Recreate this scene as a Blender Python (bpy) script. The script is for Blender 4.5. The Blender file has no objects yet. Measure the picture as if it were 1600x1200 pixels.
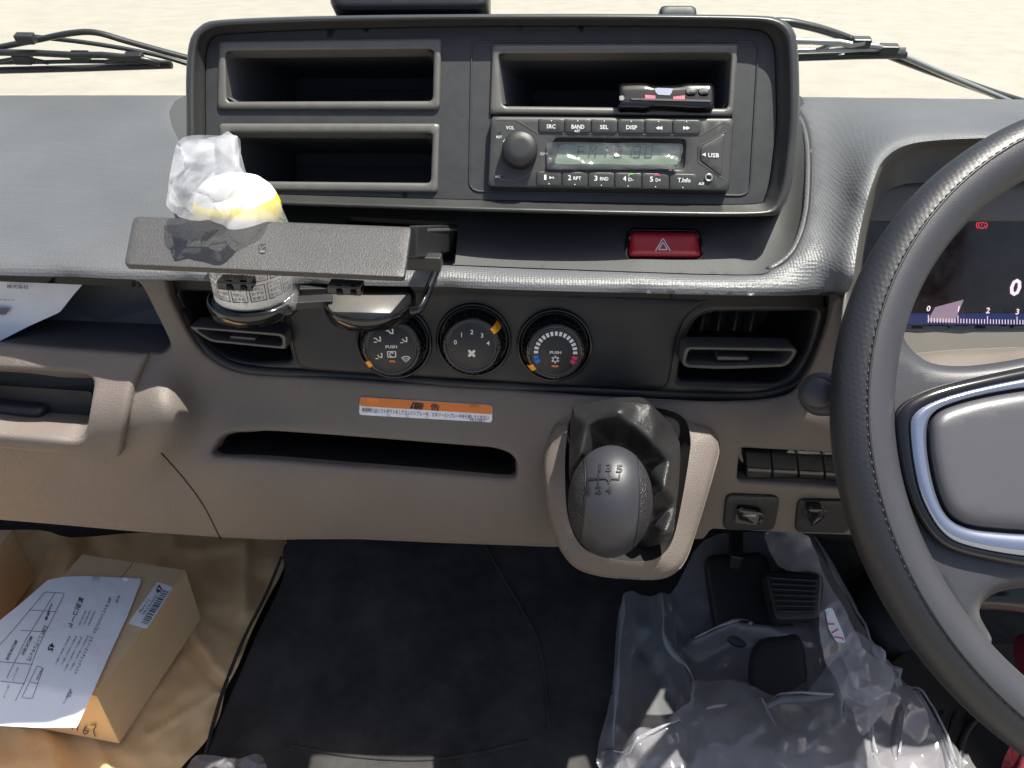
import bpy, math, random
import numpy as np
from mathutils import Matrix, Vector
from mathutils.geometry import delaunay_2d_cdt

R = math.radians
rng = np.random.default_rng(7)
SC = bpy.context.scene
COL = SC.collection

# ------------------------------------------------------------------ camera
CAM = np.array([0.0, 0.0, 2.15])
FPX = 1155.6                                   # focal length in photo pixels (1600 wide)
PITCH, ROLL = R(33), R(1)
cam_d = bpy.data.cameras.new('camera')
cam_d.sensor_width = 36.0
cam_d.lens = FPX / 1600 * 36.0
cam_d.clip_start = 0.01
cam_d.clip_end = 2000
cam_o = bpy.data.objects.new('camera', cam_d)
COL.objects.link(cam_o)
cam_m = Matrix.Translation(CAM.tolist()) @ Matrix.Rotation(math.pi / 2 - PITCH, 4, 'X') @ Matrix.Rotation(ROLL, 4, 'Z')
cam_o.matrix_world = cam_m
SC.camera = cam_o
CM = np.array(cam_m.to_3x3())
AXR, AXU, AXB = CM[:, 0], CM[:, 1], CM[:, 2]   # right, up, back (towards the lens)

# ------------------------------------------------------------------ sky and sun
SUN = np.array([0.27, 0.116, 0.955]); SUN = SUN / np.linalg.norm(SUN)
wd = bpy.data.worlds.new('World'); SC.world = wd; wd.use_nodes = True
wn = wd.node_tree.nodes; wl = wd.node_tree.links
sky = wn.new('ShaderNodeTexSky'); sky.sky_type = 'NISHITA'; sky.sun_disc = False
sky.sun_elevation = math.asin(SUN[2]); sky.sun_rotation = math.atan2(SUN[0], SUN[1])
sky.air_density = 1.0; sky.dust_density = 3.5; sky.ozone_density = 1.0
wl.new(sky.outputs[0], wn['Background'].inputs[0]); wn['Background'].inputs[1].default_value = 0.078
sd = bpy.data.lights.new('sun', 'SUN'); sd.energy = 5.0; sd.angle = R(0.55); sd.color = (1.0, 0.955, 0.88)
so = bpy.data.objects.new('sun', sd); COL.objects.link(so)
so.rotation_euler = Vector(SUN.tolist()).to_track_quat('Z', 'Y').to_euler()
so.location = (0, 0, 8)

SC.view_settings.view_transform = 'Standard'
SC.view_settings.look = 'None'
SC.view_settings.exposure = 0.92
SC.view_settings.gamma = 1.0
SC.view_settings.use_curve_mapping = False
SC.cycles.use_denoising = True
SC.cycles.max_bounces = 10
SC.cycles.transparent_max_bounces = 24
SC.cycles.caustics_reflective = False
SC.cycles.caustics_refractive = False
SC.cycles.sample_clamp_indirect = 6.0

# ------------------------------------------------------------------ materials
def mat(name, col, rough=0.5, metal=0.0, spec=0.5, bump=None, vary=None, trans=None, emit=None, coat=0.0, sheen=0.0):
    """bump: list of (kind, scale, distance[, strength]); vary: (scale, amount)"""
    m = bpy.data.materials.new(name); m.use_nodes = True
    nt = m.node_tree; N = nt.nodes; L = nt.links; b = N['Principled BSDF']
    b.inputs['Base Color'].default_value = (*col, 1)
    b.inputs['Roughness'].default_value = rough
    b.inputs['Metallic'].default_value = metal
    b.inputs['Specular IOR Level'].default_value = spec
    b.inputs['Coat Weight'].default_value = coat
    b.inputs['Sheen Weight'].default_value = sheen
    if emit:
        b.inputs['Emission Color'].default_value = (*emit[0], 1); b.inputs['Emission Strength'].default_value = emit[1]
    tc = N.new('ShaderNodeTexCoord')
    if vary:
        nz = N.new('ShaderNodeTexNoise'); nz.inputs['Scale'].default_value = vary[0]; nz.inputs['Detail'].default_value = 6
        nz.inputs['Roughness'].default_value = 0.65
        L.new(tc.outputs['Object'], nz.inputs['Vector'])
        rp = N.new('ShaderNodeMapRange'); rp.inputs[1].default_value = 0.3; rp.inputs[2].default_value = 0.7
        rp.inputs[3].default_value = 1 - vary[1]; rp.inputs[4].default_value = 1 + vary[1]
        L.new(nz.outputs['Fac'], rp.inputs[0])
        mx = N.new('ShaderNodeMix'); mx.data_type = 'RGBA'; mx.blend_type = 'MULTIPLY'; mx.inputs['Factor'].default_value = 1
        mx.inputs[6].default_value = (*col, 1)
        L.new(rp.outputs[0], mx.inputs[7]); L.new(mx.outputs[2], b.inputs['Base Color'])
        if len(vary) > 2:
            r2 = N.new('ShaderNodeMapRange'); r2.inputs[1].default_value = 0.3; r2.inputs[2].default_value = 0.7
            r2.inputs[3].default_value = max(0.02, rough - vary[2]); r2.inputs[4].default_value = rough + vary[2]
            n2 = N.new('ShaderNodeTexNoise'); n2.inputs['Scale'].default_value = vary[0] * 2.3; n2.inputs['Detail'].default_value = 5
            L.new(tc.outputs['Object'], n2.inputs['Vector']); L.new(n2.outputs['Fac'], r2.inputs[0]); L.new(r2.outputs[0], b.inputs['Roughness'])
    prev = None
    for bp in (bump or []):
        kind, sc, dist = bp[:3]; st = bp[3] if len(bp) > 3 else 1.0
        if kind == 'noise':
            t = N.new('ShaderNodeTexNoise'); t.inputs['Scale'].default_value = sc; t.inputs['Detail'].default_value = 3; o = t.outputs['Fac']
        elif kind == 'fold':
            t = N.new('ShaderNodeTexNoise'); t.noise_type = 'RIDGED_MULTIFRACTAL'; t.inputs['Scale'].default_value = sc; t.inputs['Detail'].default_value = 4; o = t.outputs['Fac']
        elif kind == 'cell':
            t = N.new('ShaderNodeTexVoronoi'); t.feature = 'SMOOTH_F1'; t.inputs['Scale'].default_value = sc; t.inputs['Smoothness'].default_value = 0.4
            t.inputs['Randomness'].default_value = 0.35; inv = N.new('ShaderNodeMath'); inv.operation = 'SUBTRACT'; inv.inputs[0].default_value = 1
            L.new(t.outputs['Distance'], inv.inputs[1]); o = inv.outputs[0]
        elif kind == 'leather':
            t = N.new('ShaderNodeTexVoronoi'); t.feature = 'DISTANCE_TO_EDGE'; t.inputs['Scale'].default_value = sc
            mr = N.new('ShaderNodeMapRange'); mr.inputs[2].default_value = 0.25; L.new(t.outputs['Distance'], mr.inputs[0]); o = mr.outputs[0]
        L.new(tc.outputs['Object'], t.inputs['Vector'])
        bn = N.new('ShaderNodeBump'); bn.inputs['Distance'].default_value = dist; bn.inputs['Strength'].default_value = st
        L.new(o, bn.inputs['Height'])
        if prev: L.new(prev.outputs[0], bn.inputs['Normal'])
        prev = bn
    if prev: L.new(prev.outputs[0], b.inputs['Normal'])
    return m

def film(name, alpha=0.18, tint=(0.9, 0.92, 0.95), rough=0.12, gl=0.35, bump=None, diff=0.5):
    """thin plastic film: mostly see-through, part milky, part mirror by angle"""
    m = bpy.data.materials.new(name); m.use_nodes = True
    nt = m.node_tree; N = nt.nodes; L = nt.links; N.remove(N['Principled BSDF']); out = N['Material Output']
    tr = N.new('ShaderNodeBsdfTransparent'); tr.inputs[0].default_value = (0.97, 0.97, 0.98, 1)
    df = N.new('ShaderNodeBsdfDiffuse'); df.inputs[0].default_value = (*tint, 1)
    tl = N.new('ShaderNodeBsdfTranslucent'); tl.inputs[0].default_value = (*tint, 1)
    gs = N.new('ShaderNodeBsdfGlossy'); gs.inputs['Roughness'].default_value = rough; gs.inputs[0].default_value = (1, 1, 1, 1)
    m1 = N.new('ShaderNodeMixShader'); m1.inputs[0].default_value = 1 - diff; L.new(df.outputs[0], m1.inputs[1]); L.new(tl.outputs[0], m1.inputs[2])
    m2 = N.new('ShaderNodeMixShader'); m2.inputs[0].default_value = alpha; L.new(tr.outputs[0], m2.inputs[1]); L.new(m1.outputs[0], m2.inputs[2])
    lw = N.new('ShaderNodeLayerWeight'); lw.inputs[0].default_value = gl
    m3 = N.new('ShaderNodeMixShader'); L.new(lw.outputs['Fresnel'], m3.inputs[0]); L.new(m2.outputs[0], m3.inputs[1]); L.new(gs.outputs[0], m3.inputs[2])
    if bump:
        tc = N.new('ShaderNodeTexCoord')
        t = N.new('ShaderNodeTexNoise'); t.inputs['Scale'].default_value = bump[0]; t.inputs['Detail'].default_value = 4
        L.new(tc.outputs['Object'], t.inputs['Vector'])
        bn = N.new('ShaderNodeBump'); bn.inputs['Distance'].default_value = bump[1]; L.new(t.outputs['Fac'], bn.inputs['Height'])
        for n in (df, tl, gs, lw): L.new(bn.outputs[0], n.inputs['Normal'])
    L.new(m3.outputs[0], out.inputs[0])
    return m

M = {}
M['pad'] = mat('pad_grain', (0.108, 0.110, 0.117), 0.46, spec=0.5, bump=[('cell', 460, 0.00045, 0.85)], vary=(9, 0.10))
M['black'] = mat('black_plastic', (0.020, 0.020, 0.021), 0.45, bump=[('noise', 1700, 0.00016)], vary=(30, 0.12, 0.05))
M['bezel'] = mat('bezel_satin', (0.040, 0.040, 0.039), 0.33, bump=[('noise', 2400, 0.00006)], vary=(25, 0.10, 0.04))
M['black_satin'] = mat('black_satin', (0.026, 0.026, 0.028), 0.36, bump=[('noise', 2600, 0.00006)], vary=(25, 0.10, 0.04))
M['face'] = mat('faceplate_grey', (0.030, 0.031, 0.033), 0.50, bump=[('noise', 1800, 0.00012)], vary=(60, 0.12, 0.06))
M['frame'] = mat('pocket_frame', (0.115, 0.110, 0.102), 0.40, bump=[('noise', 1400, 0.0001)], vary=(80, 0.10))
M['radio'] = mat('radio_shell', (0.050, 0.050, 0.048), 0.42, bump=[('noise', 2200, 0.00006)], vary=(70, 0.08))
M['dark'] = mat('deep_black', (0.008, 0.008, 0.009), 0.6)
M['lid'] = mat('grained_lid', (0.052, 0.051, 0.050), 0.42, bump=[('noise', 1100, 0.0004)], vary=(400, 0.18))
M['taupe'] = mat('taupe_plastic', (0.160, 0.136, 0.119), 0.50, spec=0.45, bump=[('leather', 620, 0.00016, 0.8), ('noise', 1500, 0.0001)], vary=(14, 0.05))
M['gloss'] = mat('gloss_black', (0.006, 0.006, 0.007), 0.12, coat=0.3)
M['chrome'] = mat('satin_chrome', (0.33, 0.37, 0.46), 0.16, metal=0.8)
M['white'] = mat('white_print', (0.78, 0.78, 0.76), 0.6)
M['orange'] = mat('orange_print', (0.75, 0.21, 0.03), 0.5)
M['orange_lit'] = mat('amber_pointer', (0.95, 0.38, 0.02), 0.35)
M['blueprint'] = mat('blue_print', (0.02, 0.17, 0.55), 0.5)
M['redprint'] = mat('red_print', (0.62, 0.03, 0.10), 0.5)
M['greenprint'] = mat('green_print', (0.12, 0.5, 0.05), 0.5)
M['red'] = mat('red_plastic', (0.40, 0.014, 0.026), 0.30, bump=[('noise', 900, 0.00008)])
M['paper'] = mat('white_paper', (0.86, 0.87, 0.90), 0.75, bump=[('noise', 40, 0.0015), ('noise', 12, 0.004)])
M['ink'] = mat('black_ink', (0.025, 0.025, 0.03), 0.7)
M['greyink'] = mat('grey_ink', (0.16, 0.16, 0.17), 0.7)
M['kraft'] = mat('kraft_paper', (0.72, 0.50, 0.26), 0.8, bump=[('fold', 7, 0.004, 0.8), ('noise', 300, 0.0003)], vary=(7, 0.10))
M['card'] = mat('cardboard', (0.66, 0.475, 0.28), 0.82, bump=[('noise', 500, 0.0002)], vary=(18, 0.07))
M['mat'] = mat('rubber_mat', (0.040, 0.038, 0.036), 0.8, spec=0.25, bump=[('noise', 26, 0.0018), ('noise', 900, 0.0004)], vary=(16, 0.5, 0.1))
M['leather'] = mat('grip_leather', (0.017, 0.019, 0.023), 0.46, bump=[('cell', 400, 0.0002, 0.8)])
M['boot'] = mat('boot_vinyl', (0.019, 0.019, 0.020), 0.34, bump=[('leather', 700, 0.00012)])
M['wheel'] = mat('wheel_plastic', (0.042, 0.043, 0.049), 0.42, bump=[('noise', 1500, 0.00012)], vary=(30, 0.06))
M['ledge'] = mat('ledge_grain', (0.060, 0.060, 0.061), 0.62, bump=[('noise', 1300, 0.0003)])
M['hub'] = mat('hub_cover', (0.074, 0.074, 0.082), 0.38, bump=[('noise', 1800, 0.0001)])
M['knobside'] = mat('knob_leather', (0.020, 0.020, 0.023), 0.48, bump=[('leather', 520, 0.0004)])
M['knobtop'] = mat('knob_plastic', (0.032, 0.033, 0.039), 0.42, bump=[('noise', 2500, 0.00005)])
M['metal'] = mat('wiper_black', (0.025, 0.025, 0.025), 0.35, vary=(60, 0.2))
M['alu'] = mat('bright_metal', (0.45, 0.45, 0.44), 0.35, metal=0.8)
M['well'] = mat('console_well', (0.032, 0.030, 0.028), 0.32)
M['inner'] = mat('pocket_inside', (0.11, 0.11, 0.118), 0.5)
M['greenlcd'] = mat('lcd_green', (0.21, 0.28, 0.20), 0.3)
M['lcdink'] = mat('lcd_ink', (0.02, 0.03, 0.025), 0.4)
M['screen'] = mat('cluster_screen', (0.040, 0.028, 0.027), 0.14, spec=0.6, vary=(40, 0.35, 0.08))
M['trimlight'] = mat('cluster_trim', (0.105, 0.098, 0.088), 0.5, bump=[('noise', 1500, 0.0001)])
M['film'] = film('clear_film', 0.29, tint=(0.93, 0.92, 0.97), gl=0.32, bump=(70, 0.0004), rough=0.10)
M['skirtfilm'] = film('clear_skirt', 0.10, gl=0.25, bump=(60, 0.001), rough=0.1)
M['bagfilm'] = film('bag_film', 0.46, tint=(0.92, 0.95, 1.0), rough=0.2, gl=0.22, bump=(50, 0.003), diff=0.45)
M['foldstreak'] = film('film_fold_streak', 0.50, tint=(0.95, 0.95, 1.0), gl=0.40, rough=0.10)  # whiter than the sheet: light streaks on the folds put into the colour
M['lens'] = film('lcd_film', 0.10, gl=0.36, bump=(70, 0.002), rough=0.14)
M['yellow'] = mat('yellow_cap', (0.80, 0.62, 0.03), 0.35)
M['clothred'] = mat('red_cloth', (0.13, 0.004, 0.016), 0.8, bump=[('noise', 200, 0.0008)])

# ------------------------------------------------------------------ pixel rays and surfaces
def rays(px):
    px = np.atleast_2d(np.asarray(px, float))
    x = (px[:, 0] - 800) / FPX; y = (600 - px[:, 1]) / FPX
    return x[:, None] * AXR + y[:, None] * AXU - AXB[None]          # depth 1 along the lens axis

def P(x, y, d):
    return CAM + rays([(x, y)])[0] * d

class Plane:
    def __init__(s, p0, n):
        s.p0 = np.asarray(p0, float); s.n = np.asarray(n, float) / np.linalg.norm(n)
    def base(s, px):
        r = rays(px); t = ((s.p0 - CAM) @ s.n) / (r @ s.n)
        return CAM + r * t[:, None]
    def normal(s, px):
        return np.repeat(s.n[None], len(np.atleast_2d(px)), 0)
    def map(s, px, h=0.0):
        r = rays(px); t = ((s.p0 - CAM) @ s.n + np.broadcast_to(np.asarray(h, float), (len(r),))) / (r @ s.n)
        return CAM + r * t[:, None]

class Spline(Plane):
    """thin-plate surface through control points (px, py, value); value is world Y or Z or lens depth"""
    def __init__(s, ctrl, kind='Y', smooth=0.0):
        c = np.array(ctrl, float); s.c = c[:, :2] / 400.0; s.kind = kind; n = len(c)
        K = s.k(s.c, s.c) + np.eye(n) * smooth
        A = np.zeros((n + 3, n + 3)); A[:n, :n] = K; A[:n, n] = 1; A[:n, n + 1:] = s.c; A[n, :n] = 1; A[n + 1:, :n] = s.c.T
        s.w = np.linalg.solve(A, np.concatenate([c[:, 2], [0, 0, 0]]))
    def k(s, a, b):
        r2 = ((a[:, None] - b[None]) ** 2).sum(2)
        return 0.5 * r2 * np.log(r2 + 1e-12)
    def val(s, px):
        q = np.atleast_2d(np.asarray(px, float)) / 400.0; n = len(s.c)
        return s.k(q, s.c) @ s.w[:n] + s.w[n] + q @ s.w[n + 1:]
    def base(s, px):
        r = rays(px); v = s.val(px)
        if s.kind == 'Y': t = (v - CAM[1]) / r[:, 1]
        elif s.kind == 'Z': t = (v - CAM[2]) / r[:, 2]
        else: t = v
        return CAM + r * t[:, None]
    def map(s, px, h=0.0):
        b = s.base(px)
        return b + s.normal(px) * np.broadcast_to(np.asarray(h, float), (len(b),))[:, None]
    def normal(s, px):
        px = np.atleast_2d(np.asarray(px, float)); e = 1.5
        a = s.base(px + [e, 0]) - s.base(px - [e, 0]); b = s.base(px + [0, e]) - s.base(px - [0, e])
        n = np.cross(b, a); n /= np.linalg.norm(n, axis=1)[:, None]
        return n

# ------------------------------------------------------------------ outlines in the picture plane
def resample(p, step, closed=True):
    p = np.asarray(p, float); q = np.vstack([p, p[:1]]) if closed else p
    seg = np.linalg.norm(np.diff(q, axis=0), axis=1); s = np.concatenate([[0], np.cumsum(seg)])
    n = max(3, int(round(s[-1] / step)))
    t = np.linspace(0, s[-1], n + 1)
    if closed: t = t[:-1]
    return np.stack([np.interp(t, s, q[:, k]) for k in range(q.shape[1])], 1)

def resample_n(p, n, closed=True):
    p = np.asarray(p, float); q = np.vstack([p, p[:1]]) if closed else p
    s = np.concatenate([[0], np.cumsum(np.linalg.norm(np.diff(q, axis=0), axis=1))])
    t = np.linspace(0, s[-1], n + (1 if closed else 0))
    if closed: t = t[:-1]
    return np.stack([np.interp(t, s, q[:, k]) for k in range(q.shape[1])], 1)

def cr(p, closed=True, sub=8):
    """Catmull-Rom through the points"""
    p = np.asarray(p, float); n = len(p); out = []
    for i in range(n if closed else n - 1):
        if closed: a, b, c, d = p[(i - 1) % n], p[i], p[(i + 1) % n], p[(i + 2) % n]
        else: a, b, c, d = p[max(i - 1, 0)], p[i], p[i + 1], p[min(i + 2, n - 1)]
        for k in range(sub):
            t = k / sub
            out.append(0.5 * (2 * b + (c - a) * t + (2 * a - 5 * b + 4 * c - d) * t * t + (3 * b - a - 3 * c + d) * t ** 3))
    if not closed: out.append(p[-1])
    return np.array(out)

def rr(c, r, n=6):
    """polygon with rounded corners; r one radius or one per corner"""
    c = np.asarray(c, float); m = len(c); out = []
    rs = r if isinstance(r, (list, tuple)) else [r] * m
    for i in range(m):
        a, b, d = c[i - 1], c[i], c[(i + 1) % m]
        u = (a - b); lu = np.linalg.norm(u); v = (d - b); lv = np.linalg.norm(v)
        q = min(rs[i], lu * 0.49, lv * 0.49)
        if q <= 0.01: out.append(b); continue
        p0 = b + u / lu * q; p1 = b + v / lv * q
        for k in range(n + 1):
            t = k / n; w = 0.78
            # rational quadratic: close to a circle arc
            f0, f1, f2 = (1 - t) ** 2, 2 * w * t * (1 - t), t * t
            out.append((p0 * f0 + b * f1 + p1 * f2) / (f0 + f1 + f2))
    return np.array(out)

def circ(cx, cy, rx, ry=None, n=40, a0=0, a1=360, rot=0):
    ry = rx if ry is None else ry
    full = abs(a1 - a0) >= 360
    t = np.radians(np.linspace(a0, a1, n, endpoint=not full)); x = rx * np.cos(t); y = ry * np.sin(t); c, s = math.cos(R(rot)), math.sin(R(rot))
    return np.stack([cx + x * c - y * s, cy + x * s + y * c], 1)

def area(p):
    return 0.5 * np.sum(p[:, 0] * np.roll(p[:, 1], -1) - np.roll(p[:, 0], -1) * p[:, 1])

def inset(p, d):
    """move a closed outline inwards by d pixels"""
    p = np.asarray(p, float); t = np.roll(p, -1, 0) - np.roll(p, 1, 0)
    ln = np.linalg.norm(t, axis=1); ln[ln == 0] = 1
    n = np.stack([-t[:, 1], t[:, 0]], 1) / ln[:, None]
    return p + n * d * (1 if area(p) > 0 else -1)

def inside(pts, poly):
    x, y = pts[:, 0][:, None], pts[:, 1][:, None]
    x0, y0 = poly[:, 0][None], poly[:, 1][None]; x1, y1 = np.roll(poly[:, 0], -1)[None], np.roll(poly[:, 1], -1)[None]
    c = ((y0 > y) != (y1 > y)) & (x < (x1 - x0) * (y - y0) / (y1 - y0 + 1e-12) + x0)
    return (c.sum(1) % 2) == 1

def dist(pts, poly):
    a = poly; b = np.roll(poly, -1, 0); ab = b - a; l2 = (ab ** 2).sum(1) + 1e-12
    out = np.empty(len(pts))
    for i in range(0, len(pts), 2000):
        q = pts[i:i + 2000]
        t = np.clip(((q[:, None] - a[None]) * ab[None]).sum(2) / l2[None], 0, 1)
        out[i:i + 2000] = np.sqrt(((q[:, None] - a[None] - t[..., None] * ab[None]) ** 2).sum(2)).min(1)
    return out

# ------------------------------------------------------------------ objects
ORG = {}
def root(name, label, cat, loc, group=None):
    o = bpy.data.objects.new(name, None); COL.objects.link(o); o.empty_display_size = 0.02
    o.location = [float(v) for v in loc]; ORG[o] = np.asarray(loc, float)
    o['label'] = label; o['category'] = cat
    if group: o['group'] = group
    return o

def tag(o, label, cat, group=None):
    o['label'] = label; o['category'] = cat
    if group: o['group'] = group
    return o

def struct(o, kind='structure'):
    o['kind'] = kind
    return o

def obj(name, V, Fc, m, parent=None, smooth=True, base=None):
    V = np.asarray(V, float)
    org = ORG[parent] if parent is not None else (np.asarray(base, float) if base is not None else np.zeros(3))
    me = bpy.data.meshes.new(name)
    me.from_pydata((V - org).tolist(), [], [tuple(int(i) for i in f) for f in Fc]); me.update()
    if smooth: me.polygons.foreach_set('use_smooth', [True] * len(me.polygons))
    me.materials.append(M[m] if isinstance(m, str) else m)
    o = bpy.data.objects.new(name, me); COL.objects.link(o)
    if parent is not None: o.parent = parent
    else: o.location = org.tolist()
    ORG[o] = org
    return o

def merge(parts):
    V = []; Fc = []; n = 0
    for v, f in parts:
        V.append(np.asarray(v, float)); Fc += [tuple(i + n for i in t) for t in f]; n += len(v)
    return np.vstack(V), Fc

def panel_g(surf, outline, holes=(), h=0.0, rnd=0.0, rh=0.0, thick=0.003, step=14, edge=6, hround=True, hfun=None, wall=True, wdir=None):
    """sheet over `surf` inside an outline (pixels): edge rounded over rnd pixels dropping rh metres, walls `thick` deep"""
    out = resample(outline, edge); hs = [resample(q, edge) for q in holes]
    loops = [out] + hs
    pts = list(out); edges = []; n = 0
    allp = [out]
    for lp in loops:
        k = len(lp); edges += [(n + i, n + (i + 1) % k) for i in range(k)]; n += k
    allp = [np.vstack(loops)]
    def ok(p, dmin):
        m = inside(p, out)
        for q in hs: m &= ~inside(p, q)
        p = p[m]
        if not len(p): return p
        dd = dist(p, out)
        for q in hs: dd = np.minimum(dd, dist(p, q))
        return p[dd > dmin]
    if rnd > 0:
        for f in (0.14, 0.4, 0.78):
            d = rnd * f
            for i, lp in enumerate(loops):
                if i and not hround: continue
                q = inset(lp, d if i == 0 else -d)
                q = ok(q, d * 0.93)
                if len(q): allp.append(q)
    x0, y0 = out.min(0); x1, y1 = out.max(0)
    gx, gy = np.meshgrid(np.arange(x0 + step * 0.5, x1, step), np.arange(y0 + step * 0.5, y1, step))
    gx = gx + (np.arange(gx.shape[0]) % 2)[:, None] * step * 0.5
    g = np.stack([gx.ravel(), gy.ravel()], 1)
    g = ok(g, max(rnd * 1.02, edge * 0.6))
    if len(g): allp.append(g)
    p2 = np.vstack(allp)
    r = delaunay_2d_cdt([Vector((float(a), float(b))) for a, b in p2], edges, [], 0, 1e-4)
    v2 = np.array([(v[0], v[1]) for v in r[0]]); tri = np.array([f for f in r[2] if len(f) == 3])
    cen = v2[tri].mean(1); m = inside(cen, out)
    for q in hs: m &= ~inside(cen, q)
    tri = tri[m]
    hh = np.full(len(v2), float(h))
    if rnd > 0:
        dd = dist(v2, out)
        if hround:
            for q in hs: dd = np.minimum(dd, dist(v2, q))
        k = np.clip(1 - dd / rnd, 0, 1); hh -= rh * (1 - np.sqrt(np.clip(1 - k * k, 0, 1)))
    if hfun is not None: hh = hh + hfun(v2)
    V = surf.map(v2, hh)
    # orient towards the camera
    a, b, c = V[tri[:, 0]], V[tri[:, 1]], V[tri[:, 2]]
    nn = np.cross(b - a, c - a); fl = ((CAM - a) * nn).sum(1) < 0
    tri[fl] = tri[fl][:, ::-1]
    parts = [(V, [tuple(t) for t in tri])]
    if wall and thick > 0:
        for i, lp in enumerate(loops):
            he = h - (rh if rnd > 0 and (i == 0 or hround) else 0)
            if hfun is not None: he = he + hfun(lp)
            A = surf.map(lp, he); B = A - (surf.normal(lp) if wdir is None else -np.asarray(wdir, float)[None]) * thick
            k = len(lp); f = [(j, (j + 1) % k, k + (j + 1) % k, k + j) for j in range(k)]
            parts.append((np.vstack([A, B]), f))
    return merge(parts)

def panel(name, m, parent, surf, outline, **kw):
    V, Fc = panel_g(surf, outline, **kw)
    return obj(name, V, Fc, m, parent)

def loft_g(loops, closed=True, cap0=False, cap1=False):
    n = len(loops[0]); V = np.vstack(loops); Fc = []
    for i in range(len(loops) - 1):
        for j in range(n if closed else n - 1):
            a = i * n + j; b = i * n + (j + 1) % n
            Fc.append((a, b, b + n, a + n))
    if cap0: Fc.append(tuple(range(n))[::-1])
    if cap1: Fc.append(tuple(range((len(loops) - 1) * n, len(loops) * n)))
    return V, Fc

def loft(name, m, parent, loops, **kw):
    V, Fc = loft_g(loops, **kw)
    return obj(name, V, Fc, m, parent)

def tube_g(pts, r, seg=8, closed=False, flat=1.0, up=None):
    pts = np.asarray(pts, float); n = len(pts)
    rs = np.broadcast_to(np.asarray(r, float), (n,))
    loops = []; prev = None
    for i in range(n):
        if closed: t = pts[(i + 1) % n] - pts[i - 1]
        else: t = pts[min(i + 1, n - 1)] - pts[max(i - 1, 0)]
        t = t / (np.linalg.norm(t) + 1e-12)
        if prev is None:
            u = np.cross(t, up if up is not None else ([0, 0, 1] if abs(t[2]) < 0.9 else [0, 1, 0]))
        else:
            u = prev - t * (prev @ t)
        u /= np.linalg.norm(u); prev = u; w = np.cross(t, u)
        a = np.linspace(0, 2 * np.pi, seg, endpoint=False)
        loops.append(pts[i] + rs[i] * (np.cos(a)[:, None] * u + flat * np.sin(a)[:, None] * w))
    if closed: loops.append(loops[0])
    return loft_g(loops, cap0=not closed, cap1=not closed)

def tube(name, m, parent, pts, r, **kw):
    V, Fc = tube_g(pts, r, **kw)
    return obj(name, V, Fc, m, parent)

def frame_of(n, up=(0, 0, 1)):
    n = np.asarray(n, float); n = n / np.linalg.norm(n)
    if abs(np.dot(up, n)) > 0.999: up = (0, 1, 0)
    x = np.cross(up, n); x /= np.linalg.norm(x); return x, np.cross(n, x), n

def lathe_g(c, n, prof, seg=48, up=(0, 0, 1), rib=None, cap=True):
    """prof: list of (radius, height along n)"""
    x, y, n = frame_of(n, up); a = np.linspace(0, 2 * np.pi, seg, endpoint=False); loops = []
    for i, (r, hgt) in enumerate(prof):
        rr_ = np.full(seg, r)
        if rib is not None: rr_ = rr_ + rib(a, i)
        loops.append(c + (rr_ * np.cos(a))[:, None] * x + (rr_ * np.sin(a))[:, None] * y + n * hgt)
    V, Fc = loft_g(loops)
    if cap and prof[-1][0] > 1e-6: Fc.append(tuple(range((len(prof) - 1) * seg, len(prof) * seg)))
    return V, Fc

def lathe(name, m, parent, c, n, prof, **kw):
    V, Fc = lathe_g(np.asarray(c, float), n, prof, **kw)
    return obj(name, V, Fc, m, parent)

def box_g(c, ax, ay, az, sx, sy, sz, bev=0.0):
    """box centred at c with half sizes and small bevels"""
    c = np.asarray(c, float); A = np.array([ax, ay, az], float)
    import bmesh
    bm = bmesh.new(); bmesh.ops.create_cube(bm, size=2)
    for v in bm.verts: v.co = Vector((v.co.x * sx, v.co.y * sy, v.co.z * sz))
    if bev > 0: bmesh.ops.bevel(bm, geom=bm.edges[:], offset=bev, segments=2, affect='EDGES', profile=0.6)
    V = np.array([v.co[:] for v in bm.verts]) @ A + c
    bm.verts.index_update(); Fc = [tuple(v.index for v in f.verts) for f in bm.faces]; bm.free()
    return V, Fc

def bin_g(surf, loop, back_px, d_back, h=0.0):
    """open box running inwards from a loop on surf to the same loop seen at back_px at lens depth d_back"""
    A = surf.map(loop, h); B = np.array([P(x, y, d_back) for x, y in back_px])
    n = len(A); Fc = [(i, (i + 1) % n, n + (i + 1) % n, n + i) for i in range(n)]
    return merge([(np.vstack([A, B]), Fc), (B.copy(), [tuple(range(n))])])

# ------------------------------------------------------------------ printed text
def text_v(s, bold=0.0):
    cu = bpy.data.curves.new('t', 'FONT'); cu.body = s; cu.size = 1.0; cu.align_x = 'CENTER'; cu.resolution_u = 2
    cu.offset = bold; cu.fill_mode = 'BOTH'
    o = bpy.data.objects.new('t', cu); COL.objects.link(o)
    bpy.context.view_layer.update()
    me = bpy.data.meshes.new_from_object(o.evaluated_get(bpy.context.evaluated_depsgraph_get()))
    V = np.array([v.co[:2] for v in me.vertices]); Fc = [tuple(p.vertices) for p in me.polygons]
    bpy.data.objects.remove(o); bpy.data.curves.remove(cu); bpy.data.meshes.remove(me)
    return V, Fc

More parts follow.
